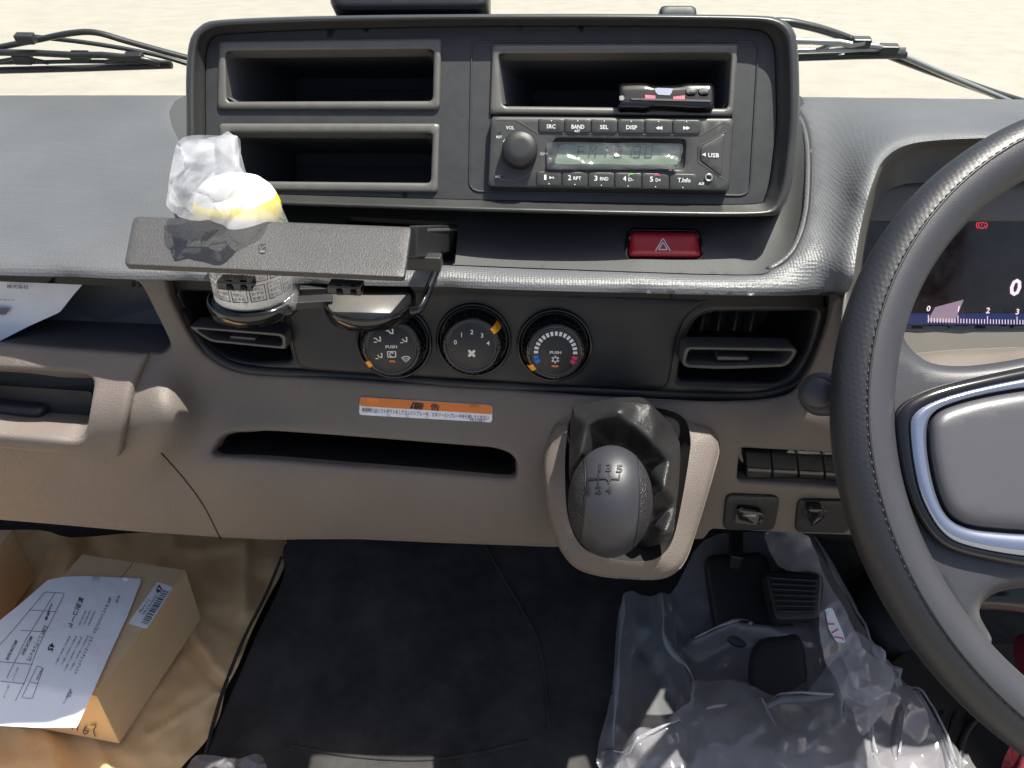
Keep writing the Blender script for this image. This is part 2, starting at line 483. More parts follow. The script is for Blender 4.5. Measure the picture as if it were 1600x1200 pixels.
TXT = {}
def text_g(s, surf, cx, cy, hpx, ang=0.0, h=0.0003, xs=1.0, bold=0.0, width=None, shear=0.0):
    key = (s, bold)
    if key not in TXT: TXT[key] = text_v(s, bold)
    V, Fc = TXT[key]
    if not len(V): return np.zeros((0, 3)), []
    lo, hi = V.min(0), V.max(0); q = V - (lo + hi) / 2
    k = hpx / max(hi[1] - lo[1], 0.3)
    kx = k * xs if width is None else width / (hi[0] - lo[0])
    x = q[:, 0] * kx + q[:, 1] * k * shear; y = -q[:, 1] * k; c, s_ = math.cos(R(ang)), math.sin(R(ang))
    p = np.stack([cx + x * c - y * s_, cy + x * s_ + y * c], 1)
    return surf.map(p, h), Fc

def text(name, s, m, parent, surf, cx, cy, hpx, **kw):
    V, Fc = text_g(s, surf, cx, cy, hpx, **kw)
    return obj(name, V, Fc, m, parent, smooth=False)

def flat_g(surf, poly, h=0.0003):
    poly = np.asarray(poly, float); return surf.map(poly, h), [tuple(range(len(poly)))]

def line_g(surf, pts, w, h=0.0003, closed=False):
    """printed line w pixels wide"""
    p = np.asarray(pts, float); p = np.vstack([p, p[:1]]) if closed else p
    t = np.gradient(p, axis=0); t /= (np.linalg.norm(t, axis=1) + 1e-9)[:, None]; n = np.stack([-t[:, 1], t[:, 0]], 1) * w / 2
    A = surf.map(p + n, h); B = surf.map(p - n, h); k = len(p)
    return np.vstack([A, B]), [(i, i + 1, k + i + 1, k + i) for i in range(k - 1)]

def flats(name, m, parent, gs):
    V, Fc = merge([g for g in gs if len(g[1])])
    return obj(name, V, Fc, m, parent, smooth=False)

def snoise(p, f, seed=0, oct=3):
    """cheap smooth noise from sines, p (N,k)"""
    r = np.random.default_rng(seed); p = np.asarray(p, float); out = np.zeros(len(p)); a = 1.0
    for o in range(oct):
        for k in range(4):
            d = r.normal(size=p.shape[1]); d /= np.linalg.norm(d)
            out += a * np.sin(p @ d * f * (0.7 + 0.6 * r.random()) + r.random() * 6.28)
        a *= 0.5; f *= 2.1
    return out / 4

def facets(pts, blur=3.0):
    """piecewise-flat folds through (px, py, height) points, creases softened over `blur` pixels"""
    c = np.array(pts, float)
    r = delaunay_2d_cdt([Vector((float(x), float(y))) for x, y in c[:, :2]], [], [], 0, 1e-3)
    T = np.array([f for f in r[2] if len(f) == 3]); v2 = np.array([(v[0], v[1]) for v in r[0]]); z = np.array([c[o[0], 2] for o in r[3]])
    A, B, C = v2[T[:, 0]], v2[T[:, 1]], v2[T[:, 2]]; zA, zB, zC = z[T[:, 0]], z[T[:, 1]], z[T[:, 2]]
    den = (B[:, 1] - C[:, 1]) * (A[:, 0] - C[:, 0]) + (C[:, 0] - B[:, 0]) * (A[:, 1] - C[:, 1]); den[np.abs(den) < 1e-9] = 1e-9
    def ev(p):
        out = np.empty(len(p))
        for i in range(0, len(p), 4000):
            q = p[i:i + 4000]; dx = q[:, :1] - C[None, :, 0]; dy = q[:, 1:2] - C[None, :, 1]
            l1 = ((B[:, 1] - C[:, 1]) * dx + (C[:, 0] - B[:, 0]) * dy) / den; l2 = ((C[:, 1] - A[:, 1]) * dx + (A[:, 0] - C[:, 0]) * dy) / den; l3 = 1 - l1 - l2
            m = np.minimum(np.minimum(l1, l2), l3); k = m.argmax(1); ii = np.arange(len(q))
            out[i:i + 4000] = l1[ii, k] * zA[k] + l2[ii, k] * zB[k] + l3[ii, k] * zC[k]
        return out
    of = [(0, 0)] + [(blur * math.cos(t), blur * math.sin(t)) for t in np.linspace(0, 2 * math.pi, 6, endpoint=False)] + [(blur * .5 * math.cos(t + .5), blur * .5 * math.sin(t + .5)) for t in np.linspace(0, 2 * math.pi, 3, endpoint=False)]
    return lambda p: sum(ev(np.asarray(p, float) + o) for o in of) / len(of)

def crumple(x0, y0, x1, y1, sp, amp, seed, blur=3.0, extra=()):
    """random crumpled folds over a rectangle, plus hand-set fold points (x, y, h)"""
    r = np.random.default_rng(seed); nx, ny = int((x1 - x0) / sp) + 3, int((y1 - y0) / sp) + 3; pts = [tuple(e) for e in extra]
    ex = np.array(pts)[:, :2] if pts else np.zeros((0, 2))
    for i in range(nx):
        for j in range(ny):
            x = x0 - sp + (i + r.random()) * sp; y = y0 - sp + (j + r.random()) * sp
            if len(ex) and ((ex - (x, y)) ** 2).sum(1).min() < (sp * .7) ** 2: continue
            pts.append((x, y, amp * (r.random() * 2 - 1)))
    return facets(pts, blur)
# ================================================================== SETTING
FLOOR_Z = CAM[2] - 0.76
gm = mat('yard_concrete', (0.30, 0.277, 0.238), 0.85, bump=[('noise', 60, 0.004)], vary=(1.6, 0.10))
struct(obj('ground', [(-80, -60, 0), (80, -60, 0), (80, 120, 0), (-80, 120, 0)], [(0, 1, 2, 3)], gm, smooth=False))
FLOOR = Plane((0, 0, FLOOR_Z), (0, 0, 1))

# cab floor pan: one sheet running forward and up into the toe board
def floor_sheet():
    xs = np.linspace(-0.95, 0.95, 39); prof = [(0.05, -0.012), (0.45, -0.012), (0.80, -0.012), (0.92, -0.006), (0.98, 0.03), (1.02, 0.10), (1.04, 0.25), (1.05, 0.40)]
    V = [(x, y, FLOOR_Z + z) for y, z in prof for x in xs]; n = len(xs)
    Fc = [(i * n + j, i * n + j + 1, (i + 1) * n + j + 1, (i + 1) * n + j) for i in range(len(prof) - 1) for j in range(n - 1)]
    return V, Fc
struct(obj('cab_floor', *floor_sheet(), 'mat'))

# ================================================================== DASHBOARD
DB = root('dashboard', 'grey and taupe truck dashboard spanning the whole view', 'dashboard', (0, 0.52, CAM[2] - 0.45))

PADC = [(-80, 140, .85), (0, 145, .85), (145, 144, .85), (300, 143, .85), (600, 143, .85), (900, 143, .85), (1240, 145, .85), (1420, 146, .85), (1600, 149, .85), (1680, 150, .85),
        (-80, 200, .74), (150, 200, .74), (290, 200, .74), (-80, 260, .655), (150, 260, .655), (290, 260, .655), (-80, 320, .588), (150, 320, .588), (290, 320, .588),
        (-80, 375, .532), (150, 375, .532), (290, 378, .532), (-80, 405, .503), (100, 409, .503), (290, 415, .503), (-80, 422, .492), (100, 426, .492), (290, 434, .492), (480, 440, .492), (700, 445, .492), (1000, 452, .492), (1250, 458, .492), (1300, 460, .492),
        (500, 420, .505), (700, 424, .505), (1000, 432, .505), (1210, 432, .505),
        (1262, 200, .735), (1270, 260, .645), (1272, 315, .585), (1270, 360, .545), (1262, 400, .517),
        (1295, 200, .730), (1298, 260, .635), (1298, 320, .573), (1300, 360, .540), (1300, 410, .507),
        (1345, 175, .758), (1420, 168, .758), (1600, 168, .758), (1325, 205, .70), (1322, 262, .617), (1318, 310, .572),
        (1318, 430, .489), (1322, 400, .500), (1328, 353, .526), (1340, 303, .552), (1358, 257, .582), (1380, 232, .602), (1416, 214, .618), (1470, 207, .626), (1600, 199, .632), (1680, 196, .632), (2700, 185, .64), (2700, 155, .85), (2700, 170, .75),
        (1385, 205, .655), (1430, 190, .68), (1600, 180, .69)]
SPAD = Spline(PADC, 'Y', 2e-5)
open_pad = cr([(300, 150), (700, 150), (1200, 150), (1243, 170), (1262, 215), (1262, 310), (1252, 360), (1234, 394), (1205, 415), (1160, 424), (900, 416), (700, 408), (500, 398), (330, 384), (300, 360), (296, 250)], sub=6)
pad_out = np.vstack([[(-90, 143), (300, 143), (900, 143), (1240, 145), (1600, 149), (2700, 157), (2700, 180), (1690, 194)],
                     cr([(1600, 199), (1553, 203), (1470, 207), (1420, 214), (1387, 230), (1364, 257), (1345, 303), (1333, 353), (1325, 405), (1320, 436), (1312, 455)], False),
                     [(1250, 454), (1000, 448), (700, 439), (480, 433), (290, 429), (150, 424), (-90, 417)]])
panel('top_pad', 'pad', DB, SPAD, pad_out, holes=[open_pad], rnd=13, rh=0.006, thick=0.03, step=15, edge=7, wdir=(0, 0.97, -0.22))
# shadow-gap skirt behind the pad's lower lip
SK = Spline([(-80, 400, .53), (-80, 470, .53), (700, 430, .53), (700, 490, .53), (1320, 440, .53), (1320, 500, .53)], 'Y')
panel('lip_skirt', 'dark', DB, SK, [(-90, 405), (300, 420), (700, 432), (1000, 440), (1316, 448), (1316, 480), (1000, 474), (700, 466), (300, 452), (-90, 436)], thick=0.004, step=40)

# ---- ledge under the centre stack (hazard switch sits in it)
LEDC = [(700, 335, .575), (1000, 338, .575), (1150, 338, .575), (700, 348, .562), (1000, 352, .562), (1150, 352, .562), (400, 360, .56),
        (300, 370, .555), (700, 386, .538), (1000, 392, .538), (1150, 392, .538), (700, 396, .528), (1000, 402, .528), (1150, 403, .528)]
_e = resample(open_pad, 34); LEDC += [(x, y, v + .003) for (x, y), v in zip(_e, SPAD.val(_e))]
_e = inset(resample(open_pad, 34), 22); _e = _e[(_e[:, 0] > 1190) & (_e[:, 1] < 380)]; LEDC += [(x, y, v + .022) for (x, y), v in zip(_e, SPAD.val(_e))]
SLED = Spline(LEDC, 'Y', 6e-4)
behind = np.array([(322, 160), (1203, 160), (1200, 290), (1185, 306), (1000, 306), (720, 300), (450, 292), (340, 286), (324, 270)], float)
led_out = inset(open_pad, -5)
slot = rr([(540, 338), (716, 348), (711, 414), (540, 400)], 4)
haz_hole = rr([(982, 358), (1093, 359), (1101, 406), (976, 405)], 10)
panel('centre_ledge', 'ledge', DB, SLED, led_out, holes=[slot, haz_hole, behind], rnd=0, thick=0.004, step=6, edge=6)
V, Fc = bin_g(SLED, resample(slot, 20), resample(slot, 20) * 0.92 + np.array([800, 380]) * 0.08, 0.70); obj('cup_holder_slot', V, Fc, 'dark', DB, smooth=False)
# padded bead round the opening
bead = resample(open_pad, 8); bead = bead[(bead[:, 1] > 175) & (bead[:, 0] > 1195)]; bead = bead[np.argsort(bead[:, 1])]
tube('bead', 'pad', DB, SPAD.map(bead, -0.004), 0.0032)

# ---- centre stack bezel
STK = Plane(P(800, 300, 0.55), AXB)
bo = cr([(291, 200), (291, 110), (297, 62), (313, 41), (345, 31), (500, 25), (760, 22), (1000, 22), (1170, 24), (1218, 29), (1240, 47), (1247, 80), (1249, 170), (1243, 250), (1236, 295), (1222, 325), (1192, 338), (1000, 337), (720, 330), (450, 321), (330, 316), (302, 305), (292, 280)], sub=8)
bi = cr([(322, 200), (322, 110), (325, 75), (334, 59), (360, 54), (500, 47), (760, 42), (1000, 42), (1150, 45), (1192, 51), (1206, 66), (1210, 95), (1212, 190), (1206, 250), (1202, 280), (1195, 305), (1175, 318), (1000, 317), (720, 311), (450, 303), (345, 298), (328, 288), (322, 270)], sub=8)
NB = 240
bo, bi = resample_n(bo, NB), resample_n(bi, NB)
def mixl(f): return bo * (1 - f) + bi * f
prof = [(0.07, -0.095, ), (0.03, -0.05), (0.0, -0.008), (0.03, -0.0035), (0.10, -0.0008), (0.2, 0.0), (0.34, -0.0006), (0.42, -0.002), (0.5, -0.005), (0.75, -0.0095), (0.92, -0.0125), (1.0, -0.016)]
loft('stack_bezel', 'bezel', DB, [STK.map(mixl(f), z) for f, z in prof])
def shr(f): return (bo - [770, 230]) * f + [770, 230]
loft('stack_sun_cover', 'black', DB, [np.array([P(x, y, d) for x, y in shr(f)]) for f, d in ((.97, .60), (.93, .66), (.90, .78))], cap1=True)  # unseen back cover added to keep sun from shining through the stack
q1 = [(342, 64), (690, 59), (687, 171), (339, 170)]
q2 = [(343, 193), (687, 193), (684, 301), (341, 297)]
q3 = [(769, 69), (1154, 68), (1145, 182), (765, 178)]
q4 = [(767, 182), (1147, 185), (1139, 299), (762, 292)]
def grow(q, d): return inset(rr(q, 3), -d)
h34 = np.array([(770, 71), (1152, 70), (1144, 184), (1137, 297), (764, 290), (767, 180)], float)
panel('faceplate', 'face', DB, STK, bi, holes=[grow(q1, -1), grow(q2, -1), h34], h=-0.0135, thick=0.004, step=24, edge=8)
bl = rr([(737, 65), (1185, 65), (1171, 306), (733, 299)], 16)
tube('faceplate_bead', 'face', DB, STK.map(resample(bl, 6), -0.0135), 0.0009, seg=6, closed=True)

# ---- lower dash shell
LOWC = [(-80, 405, .515), (100, 415, .515), (250, 430, .515), (-80, 440, .512), (100, 450, .512), (250, 470, .512), (-80, 540, .503), (100, 545, .503), (250, 556, .503),
        (-80, 575, .490), (100, 585, .490), (220, 590, .492), (-80, 610, .474), (100, 622, .474), (230, 628, .475), (-80, 650, .466), (100, 655, .466), (230, 660, .467), (-80, 690, .466), (100, 700, .466), (230, 704, .469),
        (-80, 715, .474), (100, 725, .474), (230, 735, .477), (-80, 770, .482), (100, 780, .482), (250, 790, .484), (-80, 815, .492), (100, 825, .492), (300, 838, .494),
        (300, 600, .503), (250, 585, .494), (250, 625, .473), (268, 640, .471), (285, 660, .475), (262, 690, .469), (235, 706, .468), (303, 655, .485), (290, 690, .479), (300, 620, .497), (262, 725, .479), (330, 620, .505), (350, 660, .497), (320, 690, .488),
        (450, 600, .508), (700, 615, .508), (1000, 630, .508), (450, 640, .500), (700, 655, .500), (850, 660, .498), (420, 668, .492), (700, 682, .492), (800, 692, .492),
        (350, 715, .480), (550, 728, .478), (800, 746, .481), (350, 770, .478), (550, 785, .475), (800, 800, .478), (350, 840, .491), (550, 845, .486), (860, 858, .488),
        (900, 640, .498), (1000, 645, .495), (1120, 645, .495), (860, 720, .488), (1150, 720, .487), (1150, 680, .490), (1000, 760, .485), (1000, 850, .5), (1120, 830, .490),
        (1250, 640, .488), (1340, 640, .487), (1250, 690, .485), (1350, 690, .485), (1250, 760, .482), (1350, 760, .482), (1250, 834, .492), (1350, 840, .492),
        (1300, 480, .500), (1340, 480, .500), (1300, 560, .500), (1340, 560, .496), (1260, 605, .503), (1200, 625, .506), (1500, 480, .51), (1500, 600, .50), (1500, 760, .49), (1500, 840, .50), (2700, 480, .51), (2700, 600, .50), (2700, 760, .49), (2700, 850, .50)]
SLOW = Spline(LOWC, 'Y', 1e-5)
low_out = np.vstack([[(-90, 408), (100, 418), (256, 432)],
                     cr([(268, 470), (300, 530), (330, 562), (380, 582), (500, 590), (700, 603), (1000, 621), (1150, 626), (1215, 619), (1252, 596), (1285, 530), (1304, 474)], False, 4),
                     [(1312, 462), (1345, 466), (1370, 540), (1420, 580), (2700, 600), (2700, 880), (1500, 848), (1372, 842), (1336, 839), (1250, 836), (1112, 829), (1100, 845), (865, 858), (700, 852), (560, 846), (480, 846), (430, 847), (345, 843), (200, 833), (100, 824), (-90, 808)]])
shelf = cr([(-100, 428), (0, 430), (150, 436), (205, 439), (221, 449), (240, 485), (264, 533), (264, 544), (254, 550), (238, 551), (100, 543), (0, 537), (-100, 530)], sub=5)
tray = rr([(325, 711), (346, 675), (420, 673), (780, 701), (810, 716), (808, 751), (780, 750)], [9, 18, 20, 30, 18, 8, 12])
sw_hole = rr([(1157, 701), (1345, 712), (1345, 766), (1152, 753)], 5)
rk_hole = rr([(1137, 774), (1213, 777), (1205, 822), (1133, 822)], 8)
dl_hole = rr([(1250, 782), (1331, 783), (1320, 827), (1245, 825)], 6)
gl_hole = rr([(-85, 571), (0, 577), (142, 586), (153, 598), (136, 676), (122, 681), (0, 670), (-85, 661)], [0, 10, 14, 10, 10, 8, 10, 0])
panel('lower_panel', 'taupe', DB, SLOW, low_out, holes=[shelf, tray, sw_hole, rk_hole, dl_hole, inset(gl_hole, -2)], rnd=7, rh=0.0035, thick=0.012, step=13, edge=6)
def backset(loop, dy, dx=0.0, up=0.0):
    """the same loop pushed forward (away) by dy metres in the cab, as 3-D points"""
    A = SLOW.map(loop, -0.010); return A + np.array([dx, dy, up])
def recess(name, loop, m, dy, up=0.0, shrink=0.9):
    lp = resample(loop, 12); A = SLOW.map(lp, -0.010); B = backset(lp, dy, 0, up); c = B.mean(0); B = c + (B - c) * shrink
    n = len(lp); Fc = [(i, (i + 1) % n, n + (i + 1) % n, n + i) for i in range(n)]
    V, F2 = merge([(np.vstack([A, B]), Fc), (B.copy(), [tuple(range(n))])])
    return obj(name, V, F2, m, DB, smooth=False)
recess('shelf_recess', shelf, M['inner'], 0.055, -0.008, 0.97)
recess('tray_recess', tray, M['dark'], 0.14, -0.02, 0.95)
# seam where the outer knee panel meets the middle one
seam = cr([(252, 708), (285, 745), (318, 790), (345, 843)], False, 6)
tube('panel_seam', 'dark', DB, SLOW.map(seam, 0.0), 0.0007, seg=6)

# ---- glovebox lid
gl_out = rr([(-95, 529), (0, 536), (236, 551), (213, 606), (203, 655), (193, 708), (100, 702), (0, 693), (-95, 685)], [0, 30, 4, 20, 20, 6, 20, 20, 0])
gp = panel('glovebox_lid', 'taupe', DB, SLOW, gl_out, holes=[gl_hole], h=0.0075, rnd=8, rh=0.004, thick=0.014, step=12, edge=6)
gr2 = resample(gl_hole, 10)
A = SLOW.map(gr2, 0.0035); B = SLOW.map(gr2, -0.001) + np.array([0, 0.045, -0.006]); n = len(gr2)
V, F2 = merge([(np.vstack([A, B]), [(i, (i + 1) % n, n + (i + 1) % n, n + i) for i in range(n)]), (B.copy(), [tuple(range(n))])])
obj('handle_recess', V, F2, 'taupe', gp, smooth=False)
# dark liner and pull handle in the recess
hp = Spline([(-120, 600, .503), (150, 600, .503), (-120, 680, .492), (150, 680, .492)], 'Y')
panel('recess_liner', 'black', gp, hp, rr([(-110, 592), (0, 602), (146, 612), (134, 670), (120, 675), (0, 664), (-110, 655)], 8), thick=0.002, step=30)
panel('pull_handle', 'black_satin', gp, Spline([(-120, 620, .488), (80, 630, .488), (-120, 680, .486), (80, 680, .486)], 'Y'), rr([(-110, 628), (0, 636), (60, 641), (68, 648), (50, 669), (0, 667), (-110, 658)], [0, 10, 5, 6, 10, 10, 0]), rnd=9, rh=0.006, thick=0.012, step=20)

# ---- gear lever console
CONC = [(880, 640, .494), (1000, 630, .496), (1100, 650, .491), (860, 700, .472), (1000, 700, .466), (1130, 690, .476), (850, 760, .448), (1000, 760, .443), (1125, 750, .452), (860, 840, .425), (1000, 840, .418), (1105, 840, .424),
        (900, 905, .402), (1000, 915, .396), (1070, 900, .402)]
SCON = Spline(CONC, 'Y', 1e-5)
con_out = cr([(868, 652), (850, 690), (843, 735), (849, 790), (858, 835), (872, 868), (895, 893), (935, 908), (985, 914), (1035, 914), (1064, 903), (1085, 880), (1101, 840), (1116, 790), (1130, 735), (1138, 695), (1128, 664), (1098, 650), (1060, 638), (1000, 630), (930, 632)], sub=6)
con_in = cr([(893, 652), (884, 700), (883, 750), (886, 800), (898, 838), (920, 862), (965, 875), (1015, 876), (1040, 862), (1054, 835), (1066, 780), (1076, 720), (1079, 685), (1070, 655), (1045, 641), (1000, 634), (930, 636)], sub=6)
panel('shift_console', 'taupe', DB, SCON, con_out, holes=[con_in], rnd=30, rh=0.026, hround=False, thick=0.045, step=11, edge=6)
NI = 120
ci = resample_n(con_in, NI)
A = SCON.map(ci, 0.0); cI = ci.mean(0)
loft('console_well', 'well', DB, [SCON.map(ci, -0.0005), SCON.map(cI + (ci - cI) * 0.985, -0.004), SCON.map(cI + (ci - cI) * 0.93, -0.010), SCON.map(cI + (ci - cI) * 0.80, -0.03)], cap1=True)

# ---- warning sticker
SLB = SLOW
wl_ = rr([(563, 620), (769, 633), (769, 660), (561, 648)], 3)
st = panel('warning_sticker', 'paper', DB, SLOW, wl_, h=0.0006, thick=0.0004, step=7, edge=5); st['label'] = 'orange and white Japanese warning sticker'
panel('sticker_band', 'orange', st, SLOW, [(563, 620.5), (600, 622.5), (650, 626), (700, 629), (768.5, 633.5), (768.5, 647), (700, 642.5), (650, 639.5), (600, 636.5), (562.5, 634)], h=0.0010, thick=0, wall=False, step=7, edge=5)
flats('sticker_text', 'ink', st, [text_g('警  告', SLOW, 667, 635, 11, ang=3.6, h=0.0014, bold=0.012, width=40), text_g('降坂時にはシフトダウンをしてエンジンブレーキ、エキゾーストブレーキを使用してください', SLOW, 665, 646.5, 7.2, ang=3.7, h=0.0014, width=198, bold=0.008),
                               text_g('ML210317', SLOW, 747, 656.5, 4.2, ang=3.6, h=0.0014, width=24), flat_g(SLOW, [(640, 638), (646, 626.5), (652, 639)], 0.0014)])
flats('sticker_mark', 'orange', st, [text_g('!', SLOW, 646, 634.5, 7.5, ang=3.5, h=0.0016, bold=0.02)])

# unseen sheet added inside the dash to stop sun leaking to the footwell
V, Fc = box_g((0, .78, CAM[2] - .46), (1, 0, 0), (0, 1, 0), (0, 0, 1), 1.0, 0.24, .006, .002); obj('sun_blocker', V, Fc, 'taupe', DB, smooth=False)
# ================================================================== STORAGE POCKETS
def pocket(name, label, q, inner, bx0, by0, bx1, by1, db, grp):
    rt = root(name, label, 'storage pocket', P(*np.mean(q, 0), 0.55), grp)
    qi = rr(inner, 5)
    panel('frame', 'frame', rt, STK, rr(q, 4), holes=[qi], h=-0.0105, rnd=5, rh=0.0022, thick=0.012, step=18, edge=5)
    lp = resample_n(qi, 48); back = rr([(bx0, by0), (bx1, by0), (bx1 - 2, by1), (bx0, by1)], 4); back = resample_n(back, 48)
    k = int(np.argmin(((back - lp[0] * 0 - back[0]) ** 2).sum(1)))
    V, Fc = bin_g(STK, lp, back, db, -0.013); b = obj('bin', V, Fc, 'inner', rt, smooth=False)
    # moulded step low on the back wall
    bp = Plane(P(600, 140, db - 0.004), AXB)
    panel('step', 'inner', b, bp, [(bx0 + 2, by0 + (by1 - by0) * 0.30), (bx1 - 2, by0 + (by1 - by0) * 0.30), (bx1 - 3, by1 - 1), (bx0 + 2, by1 - 1)], rnd=2, rh=0.001, thick=0.003, step=40)
    return rt
pocket('storage_pocket', 'empty storage pocket at upper left of the centre stack', q1, [(353, 80), (678, 77), (676, 158), (355, 159)], 463, 122, 690, 185, 0.73, 'single-height storage pockets')
pocket('storage_pocket', 'storage pocket behind the bagged bottle, lower left of the stack', q2, [(355, 207), (676, 208), (673, 286), (357, 283)], 463, 240, 690, 304, 0.73, 'single-height storage pockets')
pocket('storage_pocket', 'storage pocket above the radio holding the card reader', q3, [(779, 84), (1142, 83), (1137, 170), (786, 166)], 833, 142, 1090, 192, 0.73, 'single-height storage pockets')

# ================================================================== RADIO
M['radio_key'] = mat('radio_key', (0.036, 0.036, 0.036), 0.40, bump=[('noise', 2200, 0.00005)])
RD = root('car_radio', 'single-slot car radio with round volume knob and green display', 'car radio', P(955, 240, 0.56))
RS = Plane(P(955, 240, 0.55) + AXB * -0.006, AXB)
lcd_q = [(867, 217), (1071, 219), (1068, 264), (856, 262)]
rb = panel('body', 'radio', RD, RS, rr(q4, 5), holes=[rr(lcd_q, 4)], h=0.0, rnd=4, rh=0.002, thick=0.03, step=20, edge=6)
# moulded edges of the front
gs = [line_g(RS, [(806, 187), (840, 207.5), (1094, 211), (1132, 190)], 1.4), line_g(RS, [(1135, 205), (1094, 227), (1091, 252), (1130, 279)], 1.6), line_g(RS, [(779, 280), (806, 283), (837, 267)], 1.2), line_g(RS, [(774, 187), (806, 187.5)], 1.2)]
flats('edge_line', 'frame', rb, gs)
rd2 = Plane(RS.p0 + AXB * 0.0011, AXB)
def button(px, txts, col='radio'):
    b = panel('button', 'radio_key', RD, RS, rr(px, 1), h=0.0011, rnd=1.6, rh=0.0005, thick=0.002, step=12, edge=4)
    g = []
    for t in txts: g.append(text_g(t[0], rd2, t[1], t[2], t[3], ang=1.0, h=0.0003, width=t[4], bold=0.012))
    c = np.mean(px, 0); 
    g.append(flat_g(rd2, circ(c[0], px[0][1] + 3 if px[0][1] < 240 else px[3][1] - 3, 0.9, n=8)))
    if g: flats('legend', 'white', b, g)
    return b
tx = [841, 882, 923.5, 965, 1007.5, 1051, 1094.5]; labs = [[('SRC', 861, 197.5, 6.5, 14)], [('BAND', 903, 198, 6.5, 20), ('AST', 902, 204.5, 4, 9)], [('SEL', 944, 198.5, 6.5, 13)], [('DISP', 987, 199, 6.5, 17)], [], []]
for i in range(6):
    y0, y1 = 185.5 + i * 0.3, 206.5 + i * 0.55
    b = button([(tx[i] + 0.6, y0), (tx[i + 1] - 0.6, y0 + 0.4), (tx[i + 1] - 0.6, y1 + 0.4), (tx[i] + 0.6, y1)], labs[i])
    if i >= 4:
        cx = 1029.5 if i == 4 else 1073; s = -1 if i == 4 else 1
        flats('arrow', 'white', b, [flat_g(rd2, [(cx + s * a - 3.2 * s, 197), (cx + s * a + 2.4 * s, 200), (cx + s * a - 3.2 * s, 203)]) for a in (-2.2, 2.6)])
bxs = [838, 878, 919, 960.5, 1003, 1046, 1088.5]
bl_ = [[('1', 852, 277, 8, 3.6), ('▶II', 862, 277.5, 4.5, 7)], [('2', 890, 277.5, 8, 5), ('RPT', 902, 278.5, 5.5, 12)], [('3', 931, 278.5, 8, 5), ('RND', 944, 279.3, 5.5, 13)], [('4', 976, 279, 8, 5), ('D-', 986, 280.5, 5.2, 8)], [('5', 1018, 280, 8, 5), ('D+', 1028.5, 281.3, 5.2, 8)], [('T.Info', 1069, 281.5, 7, 20)]]
for i in range(6):
    y0, y1 = 267.5 + i * 0.75, 290 + i * 1.2
    b = button([(bxs[i] + 0.6, y0), (bxs[i + 1] - 0.6, y0 + 0.75), (bxs[i + 1] - 1.0, y1 + 1.1), (bxs[i] + 0.2, y1)], bl_[i])
    if i in (3, 4):
        cx = 985.5 if i == 3 else 1027
        arc = circ(cx, 276.5, 4, 3.2, 10, 200, 340) if i == 4 else circ(cx + 1, 276, 4.5, 4, 8, 180, 300)
        flats('phone_mark', 'redprint' if i == 4 else 'greenprint', b, [line_g(rd2, arc, 1.8)])
kc = RS.map([(812, 238)])[0]
kn = lathe('volume_knob', 'black', RD, kc, AXB, [(0.0125, 0), (0.0132, 0.0004), (0.0132, 0.007), (0.0129, 0.0092), (0.0118, 0.0108), (0.006, 0.0112), (0.0005, 0.0112)], seg=56, rib=lambda a, i: 0.00012 * np.cos(a * 28) if i in (1, 2) else 0 * a)
legs = [text_g('VOL', RS, 797, 199.5, 5.5, ang=1, width=13, bold=0.012), text_g('RST', RS, 780, 214, 3.8, width=9, bold=0.012), text_g('MIC', RS, 778, 276, 3.8, width=8, bold=0.012), text_g('⏻/◀', RS, 850, 240, 5.5, width=12), text_g('AUX', RS, 1096, 287, 4.2, width=9, bold=0.03, shear=0.2),
        text_g('USB', RS, 1115, 242.5, 6.8, ang=1.5, width=17, bold=0.014, h=.0014), flat_g(RS, [(1097, 241.5), (1102.5, 238.5), (1102.5, 244.5)], .0014), line_g(RS, circ(812, 238, 30, n=16, a0=212, a1=290), 2.2)]
for g_ in legs: flats('legend', 'white', rb, [g_])
for g_ in (flat_g(RS, circ(781, 207, 1.8, n=12)), flat_g(RS, circ(784.5, 276.5, 1.6, n=12))): flats('pin_hole', 'dark', rb, [g_])
flats('door_notch', 'dark', rb, [flat_g(RS, rr([(1090, 229), (1093.5, 228), (1093.5, 251), (1090, 252)], 0.5))])
ud = panel('usb_door', 'radio', RD, RS, rr([(1095, 229), (1132, 208), (1127, 276), (1094, 250)], 1.5), h=0.0009, rnd=2, rh=0.0007, thick=0.001, step=14, edge=4)
ax = lathe('aux_socket', 'alu', RD, RS.map([(1107, 278)])[0], AXB, [(0.0031, 0), (0.0031, 0.0012), (0.0026, 0.0016), (0.0018, 0.0012), (0.0016, -0.004)], seg=24, cap=False)
lathe('socket_hole', 'dark', ax, RS.map([(1107, 278)])[0], AXB, [(0.0017, -0.001), (0.00001, -0.001)], seg=16)
